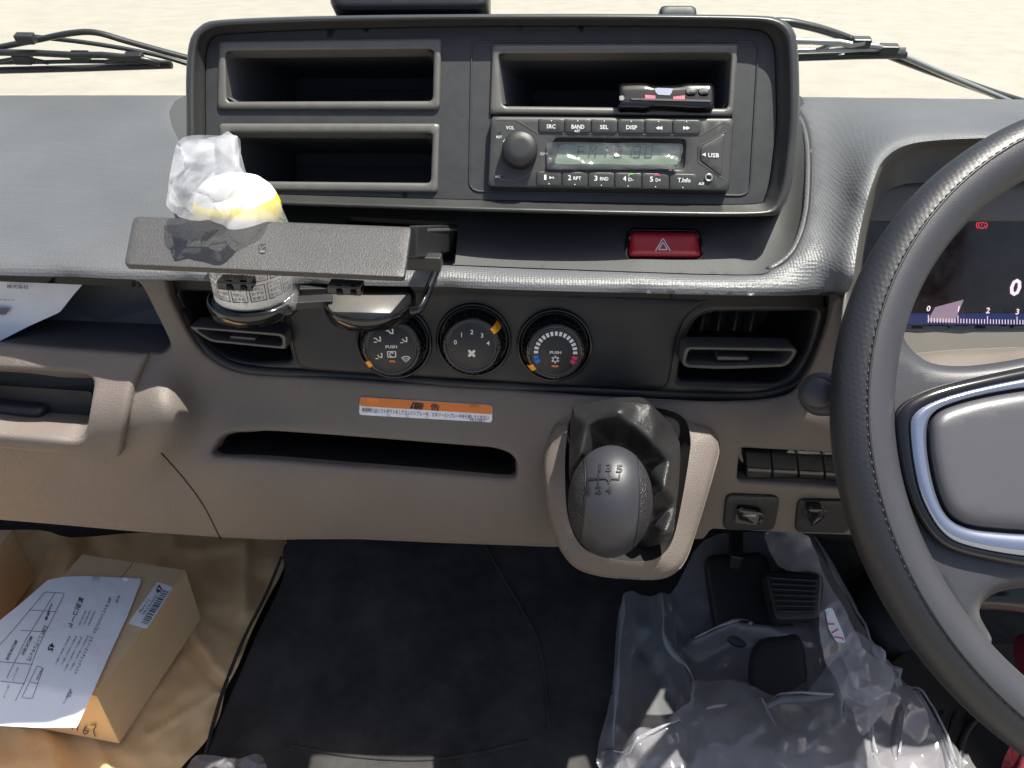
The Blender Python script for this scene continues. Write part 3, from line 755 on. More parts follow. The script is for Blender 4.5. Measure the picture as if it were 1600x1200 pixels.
# recessed display with peeling protective film
DS = Plane(RS.p0 - AXB * 0.0055, AXB)
lq = rr(lcd_q, 4); lp = resample_n(lq, 60); inn = resample_n(rr([(875, 225), (1063, 227), (1060, 257), (866, 256)], 2), 60)
ds = panel('display', 'greenlcd', RD, DS, inset(lq, -3), thick=0.002, step=40)
loft('display_surround', 'radio', ds, [RS.map(lp, -0.0005), DS.map(inn, 0.0006)])
SEG = {'F': 'afeg', 'M': 'efbcx', '1': 'bc', '8': 'abcdefg', '0': 'abcdef', '9': 'abcfgd', '7': 'abc', 'I': 'bc'}
def seg7(ch, cx, cy, w, hh):
    sl = 0.16; o = []
    def p(x, y): return (cx + x * w - y * hh * sl, cy + y * hh)
    L_ = {'a': ((-.5, -.5), (.5, -.5)), 'b': ((.5, -.5), (.5, 0)), 'c': ((.5, 0), (.5, .5)), 'd': ((-.5, .5), (.5, .5)), 'e': ((-.5, 0), (-.5, .5)), 'f': ((-.5, -.5), (-.5, 0)), 'g': ((-.5, 0), (.5, 0)), 'x': ((-.5, -.5), (.5, -.5))}
    if ch == 'M': segs = [((-.5, .5), (-.5, -.5)), ((-.5, -.5), (0, 0)), ((0, 0), (.5, -.5)), ((.5, -.5), (.5, .5))]
    else: segs = [L_[k] for k in SEG.get(ch, '')]
    for a, b in segs: o.append(line_g(DS, [p(*a), p(*b)], 1.5, 0.0004))
    return o
gs = []
for ch, cx in (('F', 908), ('M', 926), ('1', 942), ('8', 966), ('7', 982), ('9', 995), ('0', 1014)): gs += seg7(ch, cx, 237, 10, 17)
flats('digits', 'lcdink', ds, gs)
FS = Spline([(850, 200, .551), (1075, 200, .551), (850, 270, .551), (1075, 270, .551)], 'D')
def wr(p): return 0.0012 * snoise(p, 0.09, 3, 3) + 0.0016 * np.exp(-((p[:, 1] - 252 + 6 * np.sin(p[:, 0] * .08)) / 5) ** 2)
panel('protective_film', 'lens', ds, FS, rr([(854, 220), (1068, 222), (1070, 230), (1060, 263), (855, 263)], 4), hfun=lambda p: wr(p) - 0.003, thick=0, wall=False, step=4, edge=4)

# ================================================================== CARD READER in the pocket
CR_ = root('card_reader', 'small glossy black card reader propped in the pocket above the radio', 'card reader', P(1040, 168, 0.55))
cs = Plane(P(1040, 150, 0.5595), AXB * 0.96 + AXU * 0.2)
cro = cr([(968, 133), (985, 130), (1008, 130), (1018, 133), (1028, 134), (1060, 133), (1074, 130), (1100, 130), (1112, 131), (1116, 140), (1116, 166), (1108, 170), (1080, 170), (1066, 169), (1024, 167), (1010, 170), (985, 169), (968, 168), (966, 150)], sub=4)
cb = panel('body', 'gloss', CR_, cs, cro, h=0.006, rnd=6, rh=0.004, thick=0.05, step=8, edge=4)
panel('card_slot', 'dark', CR_, cs, rr([(984, 153), (1112, 156), (1112, 159), (984, 156)], 1), h=0.0068, thick=0.001)
flats('red_card_edge', 'redprint', cb, [flat_g(cs, [(1008, 148), (1024, 149.5), (1024, 157), (1008, 155)], 0.0064), flat_g(cs, [(1052, 151), (1070, 149), (1070, 156), (1052, 158)], 0.0064)])
for x in (1081, 1101): panel('key', 'black', CR_, cs, rr([(x - 9, 137), (x + 8, 137), (x + 8, 147), (x - 9, 147)], 1), h=0.0078, rnd=1.2, rh=0.0006, thick=0.002)
panel('eject_key', 'frame', CR_, cs, rr([(968, 149), (976, 149), (976, 157), (968, 157)], 1), h=0.0068, thick=0.001)
panel('clear_window', 'chrome', CR_, cs, rr([(1022, 137), (1052, 138), (1048, 149), (1026, 148)], 2), h=0.0066, thick=0.0005)
flats('key_mark', 'greyink', cb, [text_g('MARK', cs, 1081, 142, 3.5, h=0.0088, width=11), text_g('VOL', cs, 1101, 142, 3.5, h=0.0088, width=10)])

# ================================================================== HAZARD SWITCH
HZ = root('hazard_switch', 'dark red hazard light switch with white triangle', 'switch', SLED.map([(1038, 385)])[0])
HS = Plane(SLED.map([(1038, 385)])[0], SLED.normal([(1038, 375)])[0] * 0.5 + AXB * 0.5)
fo = rr([(980, 356), (1094, 357), (1103, 408), (974, 407)], 11); fi = rr([(985, 361), (1090, 362), (1097, 403), (980, 402)], 8)
panel('frame', 'gloss', HZ, HS, fo, holes=[fi], h=0.001, rnd=2, rh=0.001, thick=0.012, step=10, edge=4)
hb = panel('button', 'red', HZ, HS, inset(fi, 1), h=0.004, rnd=8, rh=0.004, thick=0.01, step=8, edge=4, hfun=lambda p: 0.0025 * ((p[:, 1] - 382) / 20) ** 2)
tri = lambda s: np.array([(1036, 384 - 12 * s), (1036 + 12 * s, 384 + 9 * s), (1036 - 12 * s, 384 + 8.6 * s), (1036, 384 - 12 * s)])
flats('triangle', 'white', hb, [line_g(HS, tri(1.0)[[i, i + 1]], 1.5, 0.0046) for i in range(3)] + [line_g(HS, tri(0.55)[[i, i + 1]] + [0, 1], 1.5, 0.0046) for i in range(3)])

# ================================================================== CLIMATE PANEL
CL = root('climate_control_panel', 'black climate control panel with three rotary knobs', 'control panel', (0, 0.53, P(760, 600, .62)[2]))
ACC = [(250, 430, .535), (700, 440, .535), (1310, 455, .535), (250, 500, .528), (700, 515, .528), (1310, 520, .528), (300, 560, .519), (500, 590, .514), (700, 600, .514), (1000, 618, .514), (1250, 610, .516)]
SAC = Spline(ACC, 'Y', 1e-5)
ac_out = np.vstack([[(254, 436), (700, 450), (1000, 460), (1312, 468)], cr([(1290, 522), (1258, 588), (1222, 611), (1150, 620), (1000, 615), (700, 598), (500, 585), (385, 577), (336, 558), (305, 526), (274, 470)], False, 5)])
lv = rr([(277, 456), (438, 461), (441, 500), (456, 563), (395, 567), (352, 558), (320, 536), (293, 494)], [6, 4, 12, 4, 20, 20, 20, 20])
rv = rr([(1092, 490), (1278, 487), (1264, 541), (1238, 586), (1214, 598), (1060, 594), (1069, 535)], [22, 6, 20, 20, 14, 4, 16])
panel('fascia', 'black_satin', CL, SAC, ac_out, holes=[lv, rv], rnd=9, rh=0.005, thick=0.012, step=14, edge=6)
# raised middle field between the vents
mid = cr([(448, 452), (452, 500), (462, 556), (474, 574), (520, 581), (700, 591), (900, 603), (1020, 608), (1043, 600), (1050, 570), (1058, 530), (1072, 496), (1100, 474), (1130, 466), (900, 456), (600, 446)], sub=5)
kn_c = [(617, 532), (741, 529), (866, 537)]
panel('control_field', 'black', CL, SAC, mid, h=0.004, rnd=10, rh=0.004, thick=0.005, step=13, edge=6)
rim_ac = resample(ac_out, 8)[:]; rim_ac = rim_ac[(rim_ac[:, 1] > 470)]
tube('lower_rim', 'black', CL, SAC.map(rim_ac[np.argsort(rim_ac[:, 0])][2:-2], -0.001), 0.0042, seg=10)

def knob(i, label_fn):
    x, y = kn_c[i]; n = SAC.normal([(x, y)])[0]; c = SAC.map([(x, y)], 0.004)[0]
    r = 0.0262
    k = lathe('knob', 'gloss', CL, c, n, [(r * 1.16, 0.0005), (r * 1.17, 0.003), (r * 1.13, 0.0042), (r * 1.06, 0.003), (r * 1.04, 0.0)], seg=56, cap=False)
    # grip ring with ribbed lobes
    def rib(a, j): return (0.0005 * np.sign(np.cos(a * 36)) * (np.cos(a * 8) > -0.4) - 0.0006 * (np.cos(a * 8) <= -0.4)) if j in (1, 2, 3) else 0 * a
    lathe('grip_ring', 'gloss', k, c, n, [(r * 0.99, 0.0), (r * 0.985, 0.004), (r * 0.965, 0.010), (r * 0.93, 0.0155), (r * 0.86, 0.0195), (r * 0.78, 0.0205), (r * 0.72, 0.0195)], seg=288, rib=rib, cap=False)
    lathe('dial_face', 'black', k, c, n, [(r * 0.725, 0.018), (r * 0.72, 0.0200), (r * 0.70, 0.0204), (0.0001, 0.0204)], seg=56)
    lathe('face_ring', 'frame', k, c, n, [(r * 0.735, 0.0200), (r * 0.73, 0.0207), (r * 0.715, 0.0207), (r * 0.71, 0.0200)], seg=56, cap=False)
    X, Y, n = frame_of(n)
    class KS:            # print surface: local pixels -> metres on the dial face
        def map(s, p, h=0.0): p = np.asarray(p, float); return c + n * (0.0206 + h) + p[:, :1] * r * X + -p[:, 1:2] * r * Y
    label_fn(KS(), k)
    return k, c, n, X, Y, r
def pointer(k, c, n, X, Y, r, ang, m):
    a = np.radians(np.linspace(ang - 7, ang + 7, 5)); loops = []
    for rr_, hh in ((0.992, 0.008), (0.962, 0.0130), (0.93, 0.0166), (0.86, 0.0201), (0.78, 0.0209), (0.745, 0.0205)):
        loops.append(c + n * (hh + 0.0004) + (rr_ * r + 0.0005) * (np.cos(a)[:, None] * X + np.sin(a)[:, None] * Y))
    loft('pointer', m, k, loops, closed=False)
def icon_person(S, x, y, arrows):
    g = [line_g(S, [(x - .06, y - .05), (x + .0, y + .03), (x + .07, y + .02)], .035), line_g(S, [(x + .07, y - .06), (x + .06, y + .05)], .035), flat_g(S, circ(x + .06, y - .085, .028, n=8))]
    if 'u' in arrows: g.append(line_g(S, [(x - .13, y - .05), (x - .05, y - .06)], .03))
    if 'd' in arrows: g.append(line_g(S, [(x - .13, y + .06), (x - .04, y + .07)], .03))
    return g
def lab0(S, k):
    g = icon_person(S, .0, -.5, 'u') + icon_person(S, -.38, -.27, 'ud') + icon_person(S, .40, -.25, 'd') + icon_person(S, -.36, .24, 'd')
    g += [text_g('PUSH', S, 0, -.06, .09, width=.34, bold=.03)]
    g += [line_g(S, np.array([(-.12, .09), (.12, .09), (.12, .26), (-.12, .26), (-.12, .09)])[[i, i + 1]], .03) for i in range(4)] + [line_g(S, circ(0, .18, .06, n=8, a0=90, a1=330), .03)]
    g += [line_g(S, circ(.42, .34, .14, .10, 8, 200, 340), .03), line_g(S, [(.30, .30), (.42, .42), (.54, .30)], .02)] + [line_g(S, [(.36 + .06 * j, .28), (.36 + .06 * j, .38)], .02) for j in range(3)]
    flats('legend', 'white', k, g); flats('lamp_mark', 'orange', k, [line_g(S, [(-.08, .40), (.0, .38), (.10, .41)], .06)])
def lab1(S, k):
    g = [text_g(str(j), S, .52 * math.cos(R(a)), .06 - .50 * math.sin(R(a)), .14, bold=.01) for j, a in zip(range(5), (160, 126, 90, 54, 20))]
    for j in range(4):
        a = R(45 + 90 * j); g.append(flat_g(S, circ(.075 * math.cos(a), .22 + .075 * math.sin(a), .07, .045, 10, rot=45 + 90 * j)))
    flats('legend', 'white', k, g)
def lab2(S, k):
    g = []
    for j, a in enumerate(np.linspace(180, 0, 15)):
        c0, s0 = math.cos(R(a)), math.sin(R(a)); t = np.array([-s0, c0]); d = np.array([c0, s0]) 
        q = [d * .52 - t * .037, d * .52 + t * .037, d * .65 + t * .045, d * .65 - t * .045]; g.append(flat_g(S, [(a_[0], -a_[1]) for a_ in q]))
    g += [text_g('PUSH', S, 0, -.0, .09, width=.34, bold=.03)]
    for j in range(6): a = R(60 * j + 30); g.append(line_g(S, [(.05 * math.cos(a), .22 + .05 * math.sin(a)), (.12 * math.cos(a), .22 + .12 * math.sin(a))], .05))
    g.append(line_g(S, circ(0, .22, .07, n=14), .03))
    flats('legend', 'white', k, g)
    def arcseg(a0, a1): return flat_g(S, np.vstack([[(.52 * math.cos(R(a)), -.52 * math.sin(R(a))) for a in np.linspace(a0, a1, 4)], [(.68 * math.cos(R(a)), -.68 * math.sin(R(a))) for a in np.linspace(a1, a0, 4)]]))
    flats('cold_mark', 'blueprint', k, [arcseg(190, 201), arcseg(203, 214)]); flats('hot_mark', 'redprint', k, [arcseg(350, 339), arcseg(337, 326)])
    flats('lamp_mark', 'orange', k, [flat_g(S, rr([(-.10, .40), (.10, .40), (.10, .46), (-.10, .46)], .02))])
a = knob(0, lab0); pointer(*a, 215, 'orange_lit')
a = knob(1, lab1); pointer(*a, 38, 'orange_lit')
a = knob(2, lab2); pointer(*a, 216, 'orange_lit')

# ================================================================== AIR VENTS
def vent(name, label, hole, flap_o, flap_i, top, tab, fins, cpx, yfl=0.505):
    vt = root(name, label, 'air vent', SAC.map([cpx])[0], 'dashboard air vents')
    lp = resample(hole, 10); A = SAC.map(lp, -0.010); B = A + np.array([0, 0.075, 0.0]); c = B.mean(0); B = c + (B - c) * 0.94; n = len(lp)
    V, F2 = merge([(np.vstack([A, B]), [(i, (i + 1) % n, n + (i + 1) % n, n + i) for i in range(n)]), (B.copy(), [tuple(range(n))])])
    obj('duct', V, F2, 'black', vt, smooth=False)
    ZV = SAC.map([cpx])[0][2] + 0.02; S = Plane((0, yfl, ZV), (0, -1, 0.12))
    fl = panel('louvre', 'frame', vt, S, flap_o, holes=[flap_i], h=0.0, rnd=3.5, rh=0.002, thick=0.02, step=8, edge=4)
    S2 = Plane((0, yfl + 0.022, ZV), (0, -1, 0.1)); panel('louvre_inside', 'black_satin', fl, S2, inset(resample(flap_o, 6), 2), thick=0.002, step=25)
    t = np.asarray(top, float); k = len(t) // 2
    Ft = np.vstack([S.map(t[:k], -0.002), Plane((0, yfl + 0.055, 0), (0, -1, 0)).map(t[k:], 0)])
    obj('louvre_top', *( (Ft, [tuple(range(len(t)))])), 'black', fl, smooth=False)
    panel('tab', 'frame', fl, Plane((0, yfl + 0.010, ZV), (0, -1, 0.12)), rr(tab, 1.5), h=0.006, rnd=2, rh=0.002, thick=0.012, step=8, edge=3)
    for x in fins:
        a = np.array([SAC.map([(x, 484)], -0.012)[0] + [0, 0.028, 0]]); nn = 0.0009
        c0 = a[0] + np.array([0, 0.012, -0.02]); V, Fc = box_g(c0, (1, 0, 0), (0, 1, 0), (0, 0, 1), nn, 0.012, 0.026, 0.0004); obj('fin', V, Fc, 'frame', vt, smooth=False)
    return vt
vent('air_vent', 'air vent on the steering wheel side of the climate panel', rv,
     rr([(1070, 541), (1243, 543), (1246, 549), (1237, 565), (1226, 573), (1124, 577), (1072, 574), (1065, 569)], [8, 4, 5, 8, 8, 20, 6, 5]), rr([(1076, 546), (1238, 549), (1238, 552), (1230, 562), (1222, 568), (1124, 571), (1076, 569), (1071, 566)], [5, 3, 4, 6, 6, 20, 4, 4]),
     [(1073, 542), (1243, 545), (1226, 518), (1094, 517)], [(1120, 556), (1170, 557), (1170, 563), (1120, 563)], [1096, 1124, 1152, 1180, 1208], (1160, 595))
vent('air_vent', 'air vent behind the bagged bottle', lv,
     rr([(294, 509), (440, 520), (447, 524), (448, 545), (441, 545), (330, 534), (318, 527)], [6, 6, 4, 3, 6, 14, 8]), rr([(306, 514), (437, 525), (441, 529), (441, 539), (437, 540), (332, 530), (322, 524)], [4, 5, 3, 3, 4, 10, 6]),
     [(295, 510), (446, 522), (432, 496), (312, 486)], [(359, 524), (400, 527), (400, 533), (359, 530)], [320, 350, 380, 410], (370, 560))
# ================================================================== INSTRUMENT CLUSTER
IC = root('instrument_cluster', 'dark digital instrument cluster glimpsed through the steering wheel', 'instrument cluster', P(1500, 520, .62))
hl = cr([(1312, 520), (1316, 470), (1322, 440), (1327, 405), (1335, 353), (1347, 303), (1366, 258), (1389, 232), (1422, 216), (1470, 209), (1553, 205), (1600, 201), (2700, 190)], False)
h2 = cr([(1322, 520), (1326, 470), (1333, 440), (1338, 405), (1347, 353), (1360, 305), (1378, 264), (1402, 241), (1434, 228), (1478, 222), (1553, 219), (1600, 217), (2700, 206)], False)
h3 = cr([(1337, 525), (1341, 475), (1346, 445), (1350, 405), (1360, 355), (1374, 318), (1388, 298), (1412, 288), (1444, 285), (1490, 284), (1553, 283), (1600, 283), (2700, 283)], False)
n_ = len(hl)
def ysheet(pts, Y):
    r = rays(pts); return CAM + r * ((np.broadcast_to(Y, (len(pts),))) / r[:, 1])[:, None]
yh = SPAD.val(hl)
trim = [ysheet(hl, yh + 0.022), ysheet(hl * .75 + h2 * .25, yh + 0.012), ysheet(hl * .45 + h2 * .55, yh + 0.0125), ysheet(h2, yh + 0.024), ysheet(h2 * .8 + h3 * .2, yh + .05), ysheet(h3, 0.64)]
loft('hood_liner', 'trimlight', IC, trim, closed=False)
SCR = Plane((0, 0.64, P(1500, 400, .66)[2]), (0, -0.95, 0.31))
bz = panel('bezel_shelf', 'trimlight', IC, Plane((0, .635, P(1500, 310, .66)[2]), (0, -0.8, 0.6)), [(1345, 280), (2700, 272), (2700, 345), (1350, 345)], thick=0.004, step=40)
sc = panel('screen', 'screen', IC, SCR, rr([(1352, 340), (2700, 338), (2700, 514), (1330, 509)], 4), thick=0.004, step=40)
M['glow'] = mat('screen_digits', (0.5, 0.4, 0.45), 0.4, emit=((0.85, 0.66, 0.74), 0.62))
M['glowblue'] = mat('screen_blue', (0.01, 0.012, 0.05), 0.1, emit=((0.02, 0.03, 0.13), 0.4))
M['glowred'] = mat('screen_red', (0.3, 0.02, 0.03), 0.4, emit=((0.85, 0.07, 0.10), 0.55))
M['glowpink'] = mat('screen_pink', (0.2, 0.15, 0.2), 0.2, emit=((0.50, 0.36, 0.46), 0.28))
flats('blue_scale', 'glowblue', sc, [flat_g(SCR, [(1408, 489), (2700, 494), (2700, 512), (1408, 507)], 0.0006)])
flats('rev_bar', 'glowpink', sc, [flat_g(SCR, [(1461, 480), (1506, 468), (1491, 504), (1449, 502)], 0.0008)])
g = [text_g('0', SCR, 1451, 482, 9, h=.001, bold=.02, shear=.2), text_g('1', SCR, 1498, 482.5, 9, h=.001, bold=.02, shear=.2), text_g('2', SCR, 1544, 485, 9, h=.001, bold=.02, shear=.2), text_g('3', SCR, 1590, 487, 9, h=.001, bold=.02, shear=.2), text_g('0', SCR, 1587, 449, 27, h=.001, bold=.03, shear=.2), text_g('km/h', SCR, 1612, 461, 9, h=.001, width=22)]
for i in range(38):
    x = 1450 + i * 4.62; big = i % 10 == 0
    g.append(flat_g(SCR, [(x, 497 + i * .09 - (5 if big else 0)), (x + 1.1, 497 + i * .09 - (5 if big else 0)), (x + 1.1, 504 + i * .09), (x, 504 + i * .09)], .001))
flats('speed_digits', 'glow', sc, g)
flats('brake_lamp', 'glowred', sc, [line_g(SCR, circ(1534, 352, 5, n=14), 1.2, .001), line_g(SCR, circ(1534, 352, 8.5, 6.5, 8, 130, 230), 1.2, .001), line_g(SCR, circ(1534, 352, 8.5, 6.5, 8, -50, 50), 1.2, .001), text_g('!', SCR, 1534, 352, 6, h=.001, bold=.02)])
LC = Spline([(1330, 505, .63), (1700, 510, .63), (1330, 530, .58), (1700, 530, .58), (1330, 560, .54), (1700, 560, .54)], 'Y')
panel('lower_trim', 'trimlight', IC, LC, [(1312, 505), (2700, 509), (2700, 625), (1430, 600), (1330, 556)], thick=0.004, step=20)

# ================================================================== STEERING COLUMN
SCOL = root('steering_column', 'taupe steering column shroud behind the wheel', 'steering column', CAM + [0.385, 0.55, -0.5])
CO = Spline([(1390, 565, .50), (1450, 538, .52), (1600, 528, .53), (1720, 526, .53), (1390, 600, .47), (1450, 570, .47), (1600, 556, .475), (1720, 553, .475), (1400, 680, .46), (1600, 640, .44), (1720, 640, .44)], 'Y', 1e-5)
panel('upper_shroud', 'taupe', SCOL, CO, cr([(1385, 560), (1405, 545), (1450, 538), (1520, 533), (1620, 530), (1720, 530), (1720, 690), (1600, 690), (1450, 700), (1385, 690), (1378, 620)], sub=4), rnd=16, rh=0.014, thick=0.05, step=14, wdir=(0, .7, -.7))
WC = CAM + np.array([0.385, 0.331, -0.2405]); al, be = R(43), -0.04
WN = np.array([math.sin(be) * math.cos(al), -math.cos(be) * math.cos(al), math.sin(al)])
WX, WY, WN = frame_of(WN)
lathe('column_tube', 'black', SCOL, WC - WN * 0.62, WN, [(0.075, 0), (0.075, 0.2), (0.068, 0.34), (0.05, 0.36), (0.05, 0.5)], seg=40)
lathe('floor_gaiter', 'black', SCOL, FLOOR.map([(1395, 985)], -0.01)[0], (0, -0.35, 0.94), [(0.085, 0), (0.085, 0.02), (0.070, 0.035), (0.066, 0.05), (0.072, 0.055), (0.062, 0.08)], seg=40)
LS = Plane(WC - WN * 0.07, WN)
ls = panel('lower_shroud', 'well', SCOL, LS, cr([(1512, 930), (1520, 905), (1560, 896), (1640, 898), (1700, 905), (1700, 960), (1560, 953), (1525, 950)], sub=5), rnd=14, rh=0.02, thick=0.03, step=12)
panel('slot', 'dark', ls, LS, rr([(1533, 927), (1578, 925), (1580, 931), (1536, 933)], 3), h=0.001, thick=0.001)

# round end of the wiper stalk
SK_ = root('column_stalk', 'grey round-ended column stalk beside the wheel rim', 'stalk', P(1290, 620, .46))
sd_ = -(AXB * 0.45) + AXR * 0.88 + AXU * 0.1; sn = AXB * 0.80 - AXR * 0.58 + AXU * 0.05; sn = sn / np.linalg.norm(sn); sc0 = P(1279, 615, .455)
lathe('body', 'black', SK_, sc0 - sn * 0.0, sn, [(0.0095, -0.16), (0.011, -0.04), (0.0135, -0.022), (0.0137, -0.006), (0.0125, -0.001), (0.0095, 0.0)], seg=36)
lathe('end_button', 'knobtop', SK_, sc0, sn, [(0.0092, -0.001), (0.0092, 0.0035), (0.0082, 0.005), (0.0002, 0.0053)], seg=36)

# ================================================================== STEERING WHEEL
SW = root('steering_wheel', 'dark grey steering wheel with leather grip and chrome trim', 'steering wheel', WC)
RC, RT = 0.1885, 0.0168
def rimpart(name, m, a0, a1, rad=1.0, n=220, k=14, wob=None, off=0.0):
    t = np.linspace(0, 2 * np.pi, n, endpoint=False); loops = []
    aa = np.radians(np.linspace(a0, a1, k))
    for th in t:
        er = math.cos(th) * WX + math.sin(th) * WY; c = WC + RC * er
        loops.append(c + RT * rad * (np.cos(aa)[:, None] * er + 1.0 * np.sin(aa)[:, None] * WN))
    loops.append(loops[0])
    return loft(name, m, SW, loops, closed=False)
rimpart('leather_grip', 'leather', -140, 78, 1.0, k=20)
rimpart('inner_band', 'wheel', 79, 221, 0.99, k=14)
# stitched seam between the two
t = np.linspace(0, 2 * np.pi, 240, endpoint=False); a = R(78.5)
ringp = [WC + (RC + RT * 0.99 * math.cos(a)) * (math.cos(x) * WX + math.sin(x) * WY) + RT * 0.99 * math.sin(a) * WN for x in t]
tube('seam', 'black', SW, ringp, 0.0008, seg=6, closed=True)
# stitches (piece by piece)
sv, sf = [], []
for x in t:
    er = math.cos(x) * WX + math.sin(x) * WY; tg = -math.sin(x) * WX + math.cos(x) * WY; b = R(75)
    c = WC + (RC + RT * 1.0 * math.cos(b)) * er + RT * 1.0 * math.sin(b) * WN
    up = math.cos(b) * er + math.sin(b) * WN
    sv.append(box_g(c, tg, np.cross(up, tg), up, 0.0013, 0.00025, 0.00018))
V, Fc = merge(sv); o = obj('stitching', V, Fc, 'black', SW); o['kind'] = 'stuff'
WS = Plane(WC, WN)
# left spoke with its fillets into the rim
sp_out = cr([(1412, 470), (1408, 510), (1420, 541), (1452, 566), (1500, 572), (1560, 566), (1640, 552), (1740, 540), (1740, 905), (1640, 915), (1560, 925), (1530, 955), (1550, 1000), (1530, 1010), (1490, 965), (1440, 890), (1400, 800), (1372, 700), (1362, 620), (1368, 540), (1388, 480)], sub=6)
panel('spoke', 'wheel', SW, WS, sp_out, h=0.006, rnd=20, rh=0.012, thick=0.012, step=14, edge=7)
tr_o = cr([(1397, 660), (1401, 640), (1420, 622), (1460, 605), (1530, 588), (1640, 566), (1740, 555), (1740, 905), (1640, 893), (1560, 880), (1500, 866), (1466, 850), (1440, 820), (1418, 775), (1404, 720)], sub=6)
tr_m = cr([(1422, 665), (1428, 648), (1446, 634), (1480, 620), (1545, 603), (1650, 583), (1740, 575), (1740, 888), (1650, 875), (1570, 865), (1510, 852), (1480, 838), (1458, 812), (1438, 770), (1427, 720)], sub=6)
hub_o = cr([(1448, 672), (1455, 650), (1476, 634), (1530, 618), (1600, 606), (1660, 602), (1740, 602), (1740, 835), (1640, 835), (1560, 831), (1510, 824), (1480, 806), (1462, 770), (1450, 715)], sub=6)
NT = 160
A1, A2, A3 = resample_n(tr_o, NT), resample_n(tr_m, NT), resample_n(hub_o, NT)
def al_(a, b):   # align start of loop b to a
    k = int(np.argmin(((b - a[0]) ** 2).sum(1))); return np.roll(b, -k, 0)
A2 = al_(A1, A2); A3 = al_(A2, A3)
loft('gloss_trim', 'gloss', SW, [WS.map(A1, 0.003), WS.map(A1, 0.009), WS.map(A1 * .8 + A2 * .2, 0.0115), WS.map(A1 * .25 + A2 * .75, 0.0135), WS.map(A2, 0.0125)])
loft('chrome_trim', 'chrome', SW, [WS.map(A2, 0.0118), WS.map(A2 * .96 + A3 * .04, 0.0140), WS.map(A2 * .5 + A3 * .5, 0.0144), WS.map(A2 * .08 + A3 * .92, 0.0140), WS.map(A3, 0.0105), WS.map(A3, 0.002)])
panel('hub_cover', 'hub', SW, WS, inset(hub_o, 4), h=0.0175, rnd=26, rh=0.0065, thick=0.012, step=12, edge=7)

# right-hand spoke mirrors the left one; centre pad between them
for nm in ('spoke', 'gloss_trim', 'chrome_trim', 'hub_cover'):
    src = [o for o in SW.children if o.name.split('.')[0] == nm][0]; me = src.data
    Vm = np.array([v.co[:] for v in me.vertices]); Vm = Vm - 2 * (Vm @ WX)[:, None] * WX[None]
    obj(nm, Vm + WC, [tuple(p.vertices)[::-1] for p in me.polygons], me.materials[0], SW)
panel('horn_pad', 'hub', SW, WS, rr([(1722, 575), (1893, 548), (2064, 575), (2056, 880), (1893, 925), (1730, 880)], 40), h=0.021, rnd=24, rh=0.008, thick=0.03, step=20, edge=10)

# ================================================================== GEAR LEVER
GS = root('gear_lever', 'egg-shaped black gear knob marked with a five-speed pattern, leather boot', 'gear lever', SCON.map([(980, 800)], -0.01)[0])
GC = P(953, 783, 0.528); tilt = R(4)
gx = AXR * math.cos(tilt) + AXU * math.sin(tilt) * -1; gy = np.cross(AXB, gx); gy = gy * 1.0; gx /= np.linalg.norm(gx); gy /= np.linalg.norm(gy); gz = AXB
ERX, ERY, ERZ = 0.0300, 0.0398, 0.034
def egg(u0, u1, nu, s=1.0):
    loops = []
    for u in np.linspace(u0, u1, nu):
        k = math.sqrt(max(0, 1 - u * u)); a = np.linspace(0, 2 * np.pi, 56, endpoint=False)
        yy = np.sin(a) * k * ERY; zz = np.cos(a) * k * ERZ
        xx = np.full(56, u * ERX)
        loops.append(GC + s * (xx[:, None] * gx + yy[:, None] * gy + zz[:, None] * gz))
    return loops
kb = loft('knob', 'knobtop', GS, egg(-0.69, 0.53, 24), cap0=True, cap1=True)
loft('side_leather', 'knobside', kb, egg(-0.999, -0.70, 12, 0.997)); loft('side_leather', 'knobside', kb, egg(0.54, 0.999, 12, 0.997))
class EggS:
    def map(s, p, h=0.0):
        q = np.asarray(p, float); r = rays(q); c = GC - CAM
        B = np.stack([gx / ERX, gy / ERY, gz / ERZ]); d = r @ B.T; o = -(c @ B.T)
        a = (d * d).sum(1); b = 2 * (d @ o); cc = (o @ o) - 1.0; t = (-b - np.sqrt(np.maximum(b * b - 4 * a * cc, 0))) / (2 * a)
        pt = CAM + r * t[:, None]; n = pt - GC; n /= np.linalg.norm(n, axis=1)[:, None]
        return pt + n * h
EG = EggS()
g = [text_g(s, EG, x, y, 12, h=.0007, ang=3, bold=.03, width=w) for s, x, y, w in (('1', 937.5, 731.5, 4), ('3', 951.5, 731.5, 9), ('5', 968, 733, 10), ('R', 919.5, 766, 10), ('2', 935.5, 765, 10), ('4', 951.5, 765, 10))]
g += [line_g(EG, cr([(919, 749), (935, 748), (952, 748), (968, 749)], False, 6), 2.4, .0008)] + [line_g(EG, np.linspace(a, b, 5), 2.2, .0008) for a, b in (((919.5, 749), (919, 758)), ((936, 739), (935, 756)), ((952, 739), (951.5, 756)), ((968, 741), (967.5, 749)))] + [flat_g(EG, circ(951.5, 748, 4.2, n=14), .0009)]
flats('shift_pattern', 'dark', kb, g)
